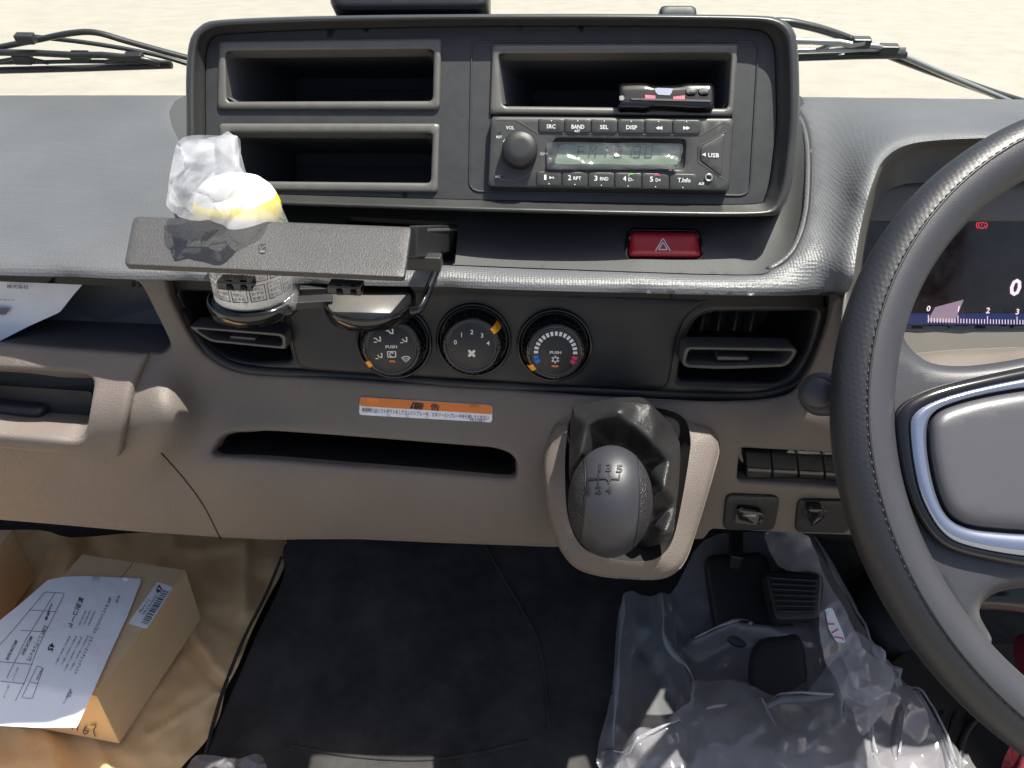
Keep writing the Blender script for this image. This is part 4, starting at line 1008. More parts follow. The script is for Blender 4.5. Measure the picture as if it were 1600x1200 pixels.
# seams down the knob
for u in (-0.695, 0.535):
    k = math.sqrt(1 - u * u); a = np.linspace(-1.9, 1.9, 40)
    pts = GC + np.full(40, u * ERX)[:, None] * gx + (np.sin(a) * k * ERY * 1.003)[:, None] * gy + (np.cos(a) * k * ERZ * 1.003)[:, None] * gz
    tube('knob_seam', 'dark', kb, pts, 0.0004, seg=6)
lathe('stem', 'black', GS, GC - gz * 0.075 - gy * 0.01, gz + gy * 0.12, [(0.011, 0), (0.011, 0.06)], seg=20)
bt = cr([(893, 652), (900, 644), (930, 636), (967, 628), (995, 628), (1018, 632), (1042, 655), (1064, 690), (1064, 750), (1058, 800), (1054, 834), (1042, 848), (1024, 855), (985, 862), (930, 845), (900, 815), (888, 760), (887, 700)], sub=5)
BOOT = [(880, 640, .468), (896, 649, .462), (930, 637, .462), (967, 628, .460), (995, 628, .462), (1018, 632, .458), (1042, 655, .468), (1066, 688, .468), (1068, 750, .452), (1056, 836, .412), (1027, 856, .410), (1004, 852, .424), (885, 740, .450), (886, 690, .460),
        (916, 662, .444), (948, 692, .454), (905, 712, .428), (940, 648, .444), (966, 641, .438), (985, 662, .436), (1000, 655, .444), (1024, 697, .430), (977, 690, .456), (1004, 717, .450), (1049, 718, .438), (1036, 678, .456), (1028, 665, .446), (1034, 705, .438), (1058, 785, .432), (1040, 765, .416), (1016, 818, .424), (1000, 760, .440), (1038, 832, .402), (1020, 775, .420), (960, 740, .456), (920, 800, .455), (890, 850, .46), (960, 880, .45), (1080, 640, .47), (1080, 860, .44), (870, 760, .47), (960, 610, .47), (1020, 610, .47)]
_bf = facets(BOOT, 7.0)
class BootS(Spline):
    def __init__(s): s.kind = 'Y'
    def val(s, px): return _bf(np.atleast_2d(np.asarray(px, float)))
SBT = BootS()
def dpoly(p, l):
    a = np.array(l[:-1], float); b = np.array(l[1:], float); ab = b - a; l2 = (ab ** 2).sum(1)
    t = np.clip(((p[:, None] - a[None]) * ab[None]).sum(2) / l2[None], 0, 1)
    return np.sqrt(((p[:, None] - a[None] - t[..., None] * ab[None]) ** 2).sum(2)).min(1)
def ridges(p, L_):
    h = np.zeros(len(p))
    for l, A_, w in L_:
        d = dpoly(p, l); h += A_ * np.maximum(0, np.sqrt((1 - np.clip(d / w / 1.6, 0, 1)) ** 2)) if A_ > 0 else A_ * np.exp(-(d / w) ** 2)
    return h
panel('boot', 'boot', GS, SBT, bt, rnd=4, rh=0.003, thick=0.02, step=3, edge=3, wdir=(0, .95, -.3))

# ================================================================== SWITCHES right of the lever
SB = root('switch_bank', 'row of blank black switches above the headlamp dial', 'switch panel', SLOW.map([(1240, 760)])[0])
SWS = Spline([(1150, 690, .500), (1350, 700, .500), (1150, 760, .497), (1350, 770, .497)], 'Y')
panel('housing', 'gloss', SB, SWS, rr([(1148, 694), (1355, 706), (1355, 772), (1144, 760)], 6), h=-0.004, thick=0.01, step=30)
for i in range(4):
    x0 = 1164 + i * 40.5; x1 = x0 + 39.5; yo = 0.055 * (x0 - 1157)
    b = panel('switch', 'dark', SB, SWS, rr([(x0, 703 + yo), (x1, 705 + yo), (x1 - 1.5, 755 + yo), (x0 - 1.5, 753 + yo)], 2), h=0.0065, rnd=3, rh=0.002, thick=0.008, step=8, edge=4, hfun=lambda p, yo=yo: -0.005 * np.clip((724 + yo - p[:, 1]) / 20, 0, 1))
    panel('highlight_edge', 'frame', b, SWS, rr([(x0 + 1, 723 + yo), (x1 - 1.5, 725 + yo), (x1 - 2, 730 + yo), (x0 + .5, 728 + yo)], 1), h=0.0078, rnd=1.5, rh=0.0006, thick=0.001, step=10, edge=4)
RK = root('rocker_switch', 'square switch plate with a small silver rocker', 'switch', SLOW.map([(1172, 800)])[0])
panel('plate', 'black', RK, SLOW, rr([(1134, 771), (1218, 774), (1209, 827), (1129, 826)], 10), h=0.0025, rnd=3, rh=0.0015, thick=0.012, step=14, edge=5)
rk = panel('rocker', 'frame', RK, Plane(SLOW.map([(1170, 798)], 0.010)[0], AXB * .6 + AXU * .5 - AXR * .1), rr([(1149, 791), (1187, 795), (1186, 810), (1150, 806)], 2), h=0.003, rnd=3, rh=0.002, thick=0.012, step=8, edge=4)
panel('rocker_face', 'alu', rk, Plane(SLOW.map([(1170, 798)], 0.0105)[0], AXB * .6 + AXU * .5 - AXR * .1), rr([(1152, 794), (1183, 797), (1182, 808), (1153, 804)], 1.5), h=0.0034, thick=0.001, step=12)
panel('rocker_back', 'gloss', rk, SLOW, rr([(1150, 785), (1188, 790), (1192, 800), (1186, 811), (1150, 804)], 3), h=0.008, rnd=3, rh=0.002, thick=0.008, step=10)
DL = root('headlamp_dial', 'square headlamp levelling dial plate near the wheel rim', 'dial', SLOW.map([(1285, 805)])[0])
panel('plate', 'black', DL, SLOW, rr([(1246, 779), (1338, 781), (1323, 831), (1241, 829)], 8), h=0.0025, rnd=3, rh=0.0015, thick=0.012, step=14, edge=5)
dp = Plane(SLOW.map([(1270, 808)], 0.006)[0], SLOW.normal([(1270, 808)])[0])
dk = panel('pointer_knob', 'gloss', DL, dp, rr([(1260, 793), (1284, 793), (1290, 808), (1269, 824), (1262, 808)], 3), h=0.006, rnd=4, rh=0.004, thick=0.008, step=6, edge=3)
flats('scale', 'greyink', DL, [line_g(SLOW, circ(1274, 803, 17, n=4, a0=a, a1=a + 8), 4, .0028) for a in (200, 225, 250, 275, 300, 325)] + [text_g('P', SLOW, 1281, 784, 7, h=.0028)])

# ================================================================== CUP HOLDER
CH = root('cup_holder', 'slide-out double cup holder with grained front flap', 'cup holder', P(430, 480, .52))
LD = Plane(P(420, 385, .454), (0.0, -0.30, 0.954))
lidq = [(209, 338), (643, 355), (632, 434), (194, 414)]
lid = panel('front_flap', 'lid', CH, LD, rr(lidq, [8, 5, 5, 6]), rnd=4, rh=0.001, thick=0.003, step=18, edge=6)
panel('icon', 'dark', lid, LD, rr([(404, 381), (416, 380.5), (415, 396), (404, 396)], 1), h=0.0003, thick=0, wall=False)
flats('icon_mark', 'frame', lid, [line_g(LD, [(405.5, 384), (408, 390), (411, 386), (415, 384)], 1.6, .0006), flat_g(LD, [(405.5, 391), (414, 391), (414, 394.5), (405.5, 394.5)], .0006)])
def bar(name, m, par, a, b, w, hgt, upv=(0, 0, 1)):
    a, b = np.asarray(a), np.asarray(b); d = b - a; L_ = np.linalg.norm(d); d /= L_; s = np.cross(d, upv); s /= np.linalg.norm(s); u = np.cross(s, d)
    V, Fc = box_g((a + b) / 2, d, s, u, L_ / 2, w / 2, hgt / 2, min(w, hgt) * 0.15); return obj(name, V, Fc, m, par, smooth=False)
bar('slide_rail', 'black_satin', CH, P(645, 378, .470), P(706, 372, .585), 0.006, 0.020)
bar('rail_lit_top', 'frame', CH, P(640, 358.5, .472), P(706, 358, .59), 0.012, 0.002)  # top of the black rail coloured paler to carry the sunlight on it
bar('cross_member', 'black', CH, P(470, 400, .50), P(690, 410, .50), 0.010, 0.010)
TZ = P(578, 474, .535)[2]; TP = Plane((0, 0, TZ), (0, 0, 1))
for cx, cy, m in ((578, 468, 'lid'), (398, 462, 'black_satin')):
    c = TP.map([(cx, cy)])[0]; r = 0.0325
    ty = lathe('cup_tray', 'gloss', CH, c, (0, 0, 1), [(r * .9, -0.010), (r * 1.0, -0.009), (r * 1.03, -0.002), (r * 1.03, 0.001), (r * 1.0, 0.0018), (r * .965, 0.001), (r * .96, -0.001), (0.0002, -0.001)], seg=56)
    lathe('tray_pad', 'frame' if m == 'lid' else m, ty, c, (0, 0, 1), [(r * .93, -0.001), (r * .92, 0.0002), (0.0002, 0.0002)], seg=56)
bar('tray_bridge', 'black', CH, TP.map([(455, 474)])[0], TP.map([(520, 470)])[0], 0.012, 0.006)
bar('tray_bridge', 'black', CH, TP.map([(470, 452)], 0.0)[0], TP.map([(560, 450)])[0], 0.016, 0.008)
tube('side_arm', 'gloss', CH, cr([P(686, 392, .545), P(684, 415, .530), P(672, 446, .515), P(657, 480, .505), P(642, 486, .505)], False, 6), 0.0032, seg=8)
for x, y in ((372, 444), (543, 451)):
    bar('hinge_clip', 'gloss', CH, P(x - 28, y - 4, .485), P(x + 24, y - 1, .485), 0.012, 0.006)
    for dx in (-12, 10): bar('hinge_leg', 'gloss', CH, P(x + dx, y - 6, .482), P(x + dx + 1, y + 10, .482), 0.004, 0.006, (0, 1, 0))

# ================================================================== BOTTLE AND BAG
cb0 = TP.map([(398, 462)], 0.001)[0]
BT = root('bottle', 'white printed bottle with yellow top standing in the cup holder', 'bottle', cb0)
r = 0.0275
lathe('body', 'white', BT, cb0, (0, 0, 1), [(0.0001, 0.0), (r * .92, 0.0), (r, 0.003), (r, 0.054), (r * .97, 0.056)], seg=48)
lathe('cap', 'yellow', BT, cb0, (0, 0, 1), [(r * .98, 0.0562), (r * 1.05, 0.058), (r * 1.04, 0.069), (r * .97, 0.0745)], seg=48)
lathe('dome', 'white', BT, cb0, (0, 0, 1), [(r * .97, 0.0745), (r * .89, 0.079), (r * .68, 0.0845), (r * .4, 0.0875), (0.0002, 0.0885)], seg=40)
class Cyl:
    def map(s, p, h=0.0):
        p = np.asarray(p, float); a = p[:, 0] / r; return cb0 + np.stack([(r + .0003 + h) * np.sin(a), -(r + .0003 + h) * np.cos(a), p[:, 1]], 1)
CY = Cyl(); gm_, gt = [], []
for j in range(-3, 4):
    for k in range(3):
        x, z = j * 0.0125 + (.003 if k % 2 else 0), 0.014 + k * 0.0145
        q = rr([(x - .0052, z - .0058), (x + .0052, z - .0058), (x + .0052, z + .0058), (x - .0052, z + .0058)], .0018); q = np.vstack([q, q[:1]])
        gm_.append(line_g(CY, q, .0007, .0002))
        for l in range(3):
            V, Fc = text_g(['中の器具', '角度なし', 'おすれ', '取替え', '安全に'][(j + k + l) % 5], CY, 0, 0, .0024, h=.0002, width=.008)
            t = text_v(['中の器具', '角度なし', 'おすれ', '取替え', '安全に'][(j + k + l) % 5]); v = t[0]; lo, hi = v.min(0), v.max(0); v = (v - (lo + hi) / 2) / (hi - lo) * [.0080, .0026]
            gt.append((CY.map(v + [x, z + .0035 - .0035 * l], .0002), t[1]))
flats('label_frames', 'ink', BT, gm_); o = flats('label_print', 'ink', BT, gt)

BG = root('plastic_bag', 'crumpled clear plastic bag wrapped round the bottle', 'plastic bag', cb0)
bag_o = cr([(262, 318), (266, 285), (276, 245), (284, 222), (298, 212), (340, 210), (370, 214), (378, 226), (382, 268), (408, 284), (432, 305), (446, 335), (455, 380), (462, 430), (466, 460), (452, 492), (425, 486), (395, 482), (370, 470), (348, 448), (338, 430), (330, 380), (300, 340), (285, 330)], sub=5)
bagf = Spline([(270, 320, .462), (300, 215, .425), (375, 215, .425), (340, 250, .424), (330, 300, .442), (390, 300, .444), (440, 330, .468), (345, 330, .456), (400, 330, .453), (400, 360, .474), (400, 430, .488), (350, 440, .496), (460, 440, .505), (455, 490, .500), (400, 482, .490), (300, 330, .466)], 'D', 1e-5)
bagb = Spline([(270, 320, .466), (300, 215, .434), (375, 215, .434), (340, 260, .452), (390, 300, .52), (440, 330, .52), (400, 400, .56), (350, 440, .56), (460, 440, .55), (300, 330, .48)], 'D', 1e-5)
def crump(p, s, a):
    n1 = snoise(p, .035, s, 3); n2 = snoise(p, .08, s + 1, 2); return a * ((1 - np.abs(n1) * 1.6) + 0.5 * (1 - np.abs(n2) * 1.6)) 
bags = [([(284, 222), (310, 250), (345, 285), (380, 270)], .006, 5), ([(290, 230), (300, 280), (315, 300), (350, 292)], .006, 4), ([(262, 316), (300, 310), (350, 300), (410, 288)], .007, 5), ([(365, 215), (362, 250), (380, 272)], .004, 4), ([(318, 300), (335, 308), (352, 290)], -.008, 8), ([(300, 300), (312, 270), (300, 250)], -.006, 8), ([(350, 450), (400, 470), (450, 488)], .004, 5)]
bex = [(284, 222, .004), (310, 250, .012), (345, 285, .014), (380, 270, .006), (298, 280, .010), (315, 302, -.004), (350, 294, .012), (262, 316, .002), (300, 311, .010), (330, 322, -.004), (410, 288, .004), (365, 216, .004), (362, 250, .012), (330, 225, -.004), (300, 255, -.006), (340, 262, -.002), (335, 310, .004), (350, 450, .008), (400, 472, .010), (450, 488, .006), (430, 450, .002)]
bag_up = cr([(262, 318), (266, 285), (276, 245), (284, 222), (298, 212), (340, 210), (370, 214), (378, 226), (382, 268), (408, 284), (432, 305), (446, 335), (452, 365), (420, 372), (360, 368), (325, 362), (300, 340), (285, 330)], sub=5)
bag_lo = cr([(330, 368), (380, 374), (452, 368), (462, 430), (466, 460), (452, 492), (425, 486), (395, 482), (370, 470), (348, 448), (338, 430)], sub=5)
panel('lower_skirt', 'skirtfilm', BG, bagf, bag_lo, hfun=crumple(300, 340, 480, 500, 22, .005, 23, 1.5, [(350, 450, .008), (400, 472, .010), (450, 488, .006), (430, 450, .002)]), thick=0, wall=False, step=3.5, edge=4)
panel('front_film', 'bagfilm', BG, bagf, bag_up, hfun=crumple(250, 200, 470, 500, 26, .006, 21, 2.0, bex), thick=0, wall=False, step=3.5, edge=4)
panel('back_film', 'bagfilm', BG, bagb, inset(bag_up, 3), hfun=crumple(250, 200, 470, 500, 30, .006, 22, 2.0), thick=0, wall=False, step=5, edge=5)

# ================================================================== SHELF PAPER
SHP = Spline([(-60, 430, .535), (140, 436, .545), (-60, 540, .515), (100, 490, .528)], 'Y', 1e-4)
sp_ = panel('printed_document', 'paper', None, SHP, np.array([(-60, 429), (0, 431), (60, 431), (137, 436), (112, 464), (93, 488), (45, 510), (0, 533), (-60, 556)]), hfun=lambda p: 0.002 * snoise(p, .03, 8, 2), thick=0.0003, step=10, edge=8)
tag(sp_, 'white printed document lying in the open shelf at far left', 'document')
flats('document_print', 'greyink', sp_, [text_g('株式会社', SHP, 30, 448, 6, ang=2, h=.0022, width=34, bold=.02), text_g('取扱説明書在中', SHP, 5, 468, 2.6, ang=1, h=.0022, width=40), flat_g(SHP, [(-60, 480), (20, 481), (12, 491), (-60, 493)], .0024)])

# ================================================================== FLOOR THINGS
def ridged(p, f, s, a, o=3): return a * (1 - 2.2 * np.abs(snoise(p, f, s, o)))
KCR = crumple(-440, 820, 470, 1440, 46, .0075, 3, 3); KC2 = crumple(-60, 820, 470, 1250, 20, .0026, 4, 2)
KP = panel('kraft_paper', 'kraft', None, FLOOR, cr([(-420, 850), (-60, 832), (60, 828), (112, 840), (220, 832), (300, 836), (380, 838), (447, 842), (442, 890), (420, 932), (393, 987), (372, 1040), (352, 1078), (343, 1120), (320, 1160), (284, 1198), (262, 1240), (200, 1420), (-420, 1420)], sub=3), h=0.010,
           hfun=lambda p: 0.003 * snoise(p, .018, 12, 2) + KCR(p) + KC2(p) + ridges(p, [([(300, 860), (385, 850), (380, 960)], .007, 8), ([(225, 900), (300, 990), (350, 1060)], .005, 9), ([(290, 1010), (350, 1075)], -.008, 10), ([(230, 1150), (345, 1080)], .006, 5), ([(60, 870), (120, 850), (100, 900)], .008, 10)]), thick=0.0006, step=7, edge=7)
tag(KP, 'crumpled brown kraft paper spread over the passenger footwell', 'kraft paper')
FM = root('floor_mat', 'black rubber mat over the centre tunnel floor', 'floor mat', (0, .6, FLOOR_Z))
MS = Spline([(300, 830, FLOOR_Z + .05), (600, 830, FLOOR_Z + .07), (980, 830, FLOOR_Z + .05), (300, 1000, FLOOR_Z + .012), (620, 1000, FLOOR_Z + .028), (980, 1000, FLOOR_Z + .02), (250, 1240, FLOOR_Z + .006), (620, 1240, FLOOR_Z + .012), (1000, 1240, FLOOR_Z + .010)], 'Z', 1e-4)
panel('mat_sheet', 'mat', FM, MS, cr([(455, 838), (640, 830), (880, 830), (1000, 860), (1100, 900), (1100, 1240), (600, 1240), (310, 1240), (330, 1150), (372, 1050), (400, 985), (440, 900)], sub=4), rnd=10, rh=0.008, thick=0.02, step=20, edge=9)
for l in ([(760, 852), (785, 900), (815, 950), (840, 1000), (852, 1060), (857, 1140)], [(450, 1164), (540, 1180), (640, 1187), (730, 1180), (825, 1158)], [(440, 870), (415, 930), (380, 1000), (345, 1090), (318, 1190)]):
    tube('mat_crease', 'mat', FM, MS.map(cr(l, False, 6), 0.0), 0.0022, seg=6)

def carton(name, label, pr, pf, w, hgt, flip=1):
    """pr near right bottom corner, pf far right bottom corner (pixels on the paper)"""
    S = Plane((0, 0, FLOOR_Z + .016), (0, 0, 1)); a, b = S.map([pr])[0], S.map([pf])[0]; d = b - a; L_ = np.linalg.norm(d); d /= L_; lft = np.array([-d[1], d[0], 0.])
    rt = root(name, label, 'cardboard box', (a + b) / 2 + lft * w / 2)
    c = (a + b) / 2 + lft * w / 2 + np.array([0, 0, hgt / 2]); V, Fc = box_g(c, d, lft, (0, 0, 1), L_ / 2, w / 2, hgt / 2 - .0008, .0012); obj('carton', V, Fc, 'card', rt, smooth=False)
    # two lid flaps meeting on top, tuck flap at the end
    for s in (-1, 1):
        V, Fc = box_g(c + lft * s * w * .25 + np.array([0, 0, hgt / 2 + .0004]), d, lft, (0, 0, 1), L_ / 2 + .001, w * .25 - .0006, .0013, .0006); obj('lid_flap', V, Fc, 'card', rt, smooth=False)
    return rt, a, b, d, lft, np.array([0, 0, hgt])
bxA = carton('cardboard_box', 'brown cardboard box half covered by the printed sheet', (187, 1163), (315, 967), .135, .083)
rt, a, b, d, lft, up = bxA
bxB = carton('cardboard_box', 'brown cardboard box cut off by the left picture edge', (-60, 1075), (55, 903), .2, .083)
TOPZ = a[2] + up[2] + .0018; TS = Plane((0, 0, TOPZ), (0, 0, 1))
# barcode label on the box
bq = [(246, 909), (271, 917), (229, 983), (200, 974)]
lb = panel('barcode_label', 'paper', rt, TS, rr(bq, 1.5), h=0.0005, thick=0.0003, step=20)
def bl2(u, v):   # u along the label (bottom to top), v across (left to right)
    q = np.array(bq, float); p0 = q[3] * (1 - u) + q[0] * u; p1 = q[2] * (1 - u) + q[1] * u; return p0 * (1 - v) + p1 * v
g = []
r_ = random.Random(4); u = .10
while u < .88:
    w = r_.choice([.012, .02, .03]); g.append(flat_g(TS, [bl2(u, .55), bl2(u + w, .55), bl2(u + w, .92), bl2(u, .92)], .0009)); u += w + r_.choice([.012, .018, .026])
ang = math.degrees(math.atan2(bq[0][1] - bq[3][1], bq[0][0] - bq[3][0]))
c = bl2(.86, .36); g.append(text_g('47', TS, c[0], c[1], 9, ang=ang, h=.0009, bold=.03, width=13)); c = bl2(.45, .18); g.append(text_g('Micro 7 L', TS, c[0], c[1], 4.5, ang=ang, h=.0009, width=26)); c = bl2(.5, .42); g.append(text_g('MKC4U0045', TS, c[0], c[1], 3.5, ang=ang, h=.0009, width=36))
flats('barcode', 'ink', lb, g)
ES = Plane(a - d * .0012, -d)
flats('handwriting', 'ink', rt, [line_g(ES, cr(l, False, 5), 1.6, .0006) for l in ([(112, 1131), (113, 1141)], [(121, 1133), (121, 1143)], [(136, 1134), (130, 1142), (133, 1147), (138, 1143), (131, 1141)], [(141, 1133), (150, 1133), (146, 1142), (149, 1151)])])
# sheet of paper on the box
pq = np.array([(-60, 1000), (-20, 985), (30, 945), (75, 906), (100, 901), (135, 900), (222, 904), (200, 960), (170, 1025), (148, 1075), (120, 1137), (60, 1137), (0, 1134), (-60, 1132)], float)
ea = (a + up)[:2]
def drop(p):
    w = TS.map(p, 0.0)[:, :2] - ea; s = w @ d[:2]; x = w @ np.array([d[1], -d[0]])
    return 0.0022 + 0.0012 * (snoise(p, .025, 6, 2) + 1) - 1.0 * np.clip(-s - .002, 0, 1) * 0.55 + .006 * np.clip((p[:, 1] - 1000) / 100, 0, 1) * np.clip(1 - np.abs(p[:, 0] - 150) / 40, 0, 1)
pp = panel('printed_sheet', 'paper', None, TS, pq, hfun=drop, thick=0.0003, step=7, edge=6)
tag(pp, 'white Japanese checklist sheet draped over the cardboard box', 'paper sheet')
class PS:
    def map(s, p, h=0.0): return TS.map(p, drop(np.asarray(p, float)) + h)
PP = PS(); A0 = 117
def tt(s, x, y, hh, w, bold=0.0, an=A0): return text_g(s, PP, x, y, hh, ang=an, h=.0005, width=w, bold=bold)
g = [tt('識別コード', 118, 957, 8.5, 50, .02, 112), tt('45', 80, 1011, 9, 13, .03, 112), tt('LRPT キャビンバックパネル・エキゾーストチェックリスト', 145, 993, 6, 132, .012, 115), tt('記入欄', 184, 936, 4, 11, .01, 112), tt('Assy部番', 76, 956, 5, 28, .02, 112), tt('【LRPT シングルキャブ】', 58, 1005, 6.5, 60, .01, 117),
     tt('MKC04U0045', 18, 1016, 5, 34, .01, 117), tt('MKC4C4E45', 42, 1009, 5, 32, .01, 117), tt('担当', 110, 1085, 4, 9, 0, 112), tt('品質保証部ラベル', 105, 1088, 3.6, 26, .01, 117), tt('1次チェック', 24, 1053, 4, 22, 0, 112), tt('2次チェック', 10, 1080, 4, 22, 0, 112), tt('作業担当者', 62, 1053, 4, 20, 0, 117)]
for i, (x, y, w) in enumerate(((143, 966, 26), (136, 965, 26), (129, 965, 26))): g.append(tt('①取付状態②締付', x, y, 3.2, w, 0, 115))
for i, (x, y, w) in enumerate(((124, 1020, 62), (114, 1022, 60), (108, 1016, 50), (98, 1016, 50))): g.append(tt('締付確認ボルトの緩み無きこと確認する', x, y, 3.2, w, 0, 117))
o = flats('sheet_print', 'ink', pp, g)
L_ = [[(70, 925), (101, 927), (60, 1010), (40, 1062), (24, 1095)], [(70, 925), (20, 985), (-30, 1040)], [(86, 926), (40, 1000), (10, 1060)], [(45, 953), (88, 956)], [(32, 985), (70, 987)], [(-10, 1033), (50, 1038)], [(0, 1064), (38, 1068)], [(58, 1041), (68, 1043), (50, 1092), (34, 1090), (58, 1041)], [(48, 1066), (60, 1068)]]
flats('sheet_lines', 'greyink', pp, [line_g(PP, resample(np.array(l, float), 6, False), .9, .0004) for l in L_])

# ================================================================== PEDALS
BP = root('brake_pedal', 'ribbed black rubber brake pedal in the driver footwell', 'pedal', FLOOR.map([(1240, 960)])[0])
BS = Plane(P(1240, 930, .82), AXB * .8 + AXU * .45)
bp_o = rr([(1194, 891), (1286, 897), (1280, 968), (1211, 970)], [12, 14, 10, 10])
panel('pad', 'black', BP, BS, bp_o, rnd=6, rh=0.005, thick=0.018, step=10, edge=5)
for i in range(7):
    f0 = .10 + i * .115; f1 = f0 + .065; L0, R0 = np.array((1197, 892.)), np.array((1283, 898.)); L1, R1 = np.array((1213, 968.)), np.array((1278, 967.))
    panel('rib', 'black', BP, BS, rr([L0 * (1 - f0) + L1 * f0 + (3, 0), R0 * (1 - f0) + R1 * f0 - (3, 0), R0 * (1 - f1) + R1 * f1 - (3, 0), L0 * (1 - f1) + L1 * f1 + (3, 0)], 2), h=0.0035, rnd=2, rh=0.0015, thick=0.004, step=20, edge=6)
bar('arm', 'black', BP, P(1240, 940, .84), P(1215, 800, .95), 0.014, 0.02)
CP = root('clutch_pedal', 'wide dark clutch pedal wrapped in clear film left of the brake', 'pedal', FLOOR.map([(1150, 960)])[0])
CPS = Plane(P(1150, 930, .86), AXB * .8 + AXU * .5)
panel('pad', 'black', CP, CPS, rr([(1100, 868), (1195, 862), (1225, 960), (1205, 1005), (1150, 1015), (1118, 985)], 14), rnd=8, rh=0.006, thick=0.02, step=12, edge=6)
panel('foot_rest', 'black', CP, Plane(P(1220, 1040, .80), AXB * .7 + AXU * .6), rr([(1178, 1000), (1250, 985), (1262, 1040), (1265, 1105), (1180, 1110), (1170, 1050)], 18), rnd=8, rh=0.006, thick=0.03, step=12, edge=6)
bar('arm', 'black', CP, P(1150, 880, .87), P(1150, 790, .96), 0.014, 0.02)
SG = root('floor_grille', 'dark slotted floor trim below the wheel rim', 'grille', FLOOR.map([(1490, 1130)])[0])
GSF = Plane(P(1480, 1130, .78), AXB * .6 + AXU * .8)
panel('plate', 'black', SG, GSF, [(1395, 1035), (1440, 1000), (1640, 1010), (1640, 1240), (1400, 1240), (1380, 1100)], thick=0.01, step=30)
for i in range(4): panel('slat', 'dark', SG, GSF, rr([(1447 + i * 22, 1108), (1458 + i * 22, 1110), (1440 + i * 22, 1166), (1429 + i * 22, 1164)], 2), h=0.002, rnd=2, rh=0.001, thick=0.002, step=20)
tube('ring_mark', 'black', SG, GSF.map(circ(1560, 1190, 62, 80, 40), 0.002), 0.004, seg=8, closed=True)
RCl = panel('red_cloth', 'clothred', None, Plane(P(1600, 1080, .70), AXB * .9 + AXU * .3), cr([(1604, 1010), (1630, 985), (1740, 970), (1740, 1240), (1596, 1240), (1592, 1185), (1630, 1125), (1616, 1070)], sub=4), hfun=lambda p: .006 * snoise(p, .03, 9, 2), rnd=12, rh=.01, thick=.02, step=9)
tag(RCl, 'dark red cloth hanging behind the lower wheel rim', 'cloth')

# ================================================================== CLEAR FILM over the pedals
def ridged(p, f, s, a, o=3): return a * (1 - 2.2 * np.abs(snoise(p, f, s, o)))
FLM = root('clear_film', 'crumpled clear plastic film draped over the pedals', 'plastic film', FLOOR.map([(1200, 1150)])[0])
F1 = Spline([(960, 930, FLOOR_Z + .06), (1100, 850, FLOOR_Z + .10), (1260, 850, FLOOR_Z + .10), (950, 1210, FLOOR_Z + .03), (1100, 1050, FLOOR_Z + .05), (1250, 1100, FLOOR_Z + .07), (1400, 1080, FLOOR_Z + .06), (1480, 1220, FLOOR_Z + .04), (1200, 1220, FLOOR_Z + .06)], 'Z', 1e-4)
fl = [([(1085, 1010), (1160, 975), (1172, 990)], .02, 8), ([(975, 938), (965, 1060), (958, 1180)], .012, 10), ([(1035, 935), (1040, 1010), (1085, 1075), (1070, 1130)], .016, 8), ([(960, 1190), (1080, 1140), (1190, 1110), (1290, 1100)], .022, 10), ([(1260, 850), (1310, 930), (1350, 1010), (1402, 1062), (1445, 1130), (1475, 1200)], .02, 7), ([(1285, 970), (1310, 1040), (1340, 1100), (1352, 1190)], .018, 7), ([(1190, 1110), (1225, 1180)], .018, 8), ([(1350, 1010), (1400, 1100), (1390, 1190)], .014, 7), ([(1240, 1180), (1300, 1140), (1345, 1100)], .016, 7), ([(1000, 1000), (1060, 1100)], -.012, 14), ([(1320, 1080), (1300, 1180)], -.014, 14)]
fx = []
for l, A_, w in fl:
    q = resample(np.array(l, float), 40, False); fx += [(x, y, A_ * 1.1) for x, y in q]
    t = np.gradient(q, axis=0); t /= np.linalg.norm(t, axis=1)[:, None]; nr = np.stack([-t[:, 1], t[:, 0]], 1)
    if A_ > 0:
        fx += [(x, y, -.004) for x, y in (q + nr * w * 2.2)] + [(x, y, -.004) for x, y in (q - nr * w * 2.2)]
FA = crumple(930, 820, 1500, 1240, 80, .006, 41, 6.0, fx); FB = crumple(930, 820, 1500, 1240, 22, .0030, 42, 2.2); FC = crumple(930, 960, 1500, 1250, 60, .012, 51, 6.0); FD = crumple(1180, 820, 1420, 1160, 44, .008, 61, 4.0)
FZ = lambda p: FA(p) + FB(p); FZ2 = lambda p: FC(p) + FB(p + 40); FZ3 = lambda p: FD(p) + FB(p)
panel('sheet', 'film', FLM, F1, cr([(975, 935), (1045, 930), (1100, 846), (1200, 832), (1258, 842), (1300, 915), (1350, 1008), (1402, 1060), (1444, 1132), (1485, 1215), (1200, 1225), (948, 1215), (957, 1080)], sub=4), hfun=FZ, thick=0, wall=False, step=4, edge=4)
panel('sheet', 'film', FLM, F1, cr([(960, 1195), (1000, 1160), (1080, 1120), (1085, 1080), (1160, 1085), (1240, 1105), (1300, 1030), (1330, 1000), (1400, 1060), (1440, 1130), (1490, 1215), (1200, 1230), (955, 1225)], sub=4), h=.016, hfun=FZ2, thick=0, wall=False, step=4, edge=4)
F3 = Spline([(1195, 835, .78), (1265, 840, .78), (1290, 990, .74), (1350, 1010, .74), (1330, 1120, .70), (1400, 1070, .72)], 'D', 1e-4)
panel('sleeve', 'film', FLM, F3, cr([(1196, 832), (1262, 840), (1300, 915), (1350, 1005), (1400, 1062), (1350, 1150), (1310, 1060), (1275, 985), (1288, 900), (1230, 890), (1212, 875)], sub=4), hfun=FZ3, thick=0, wall=False, step=4, edge=4)
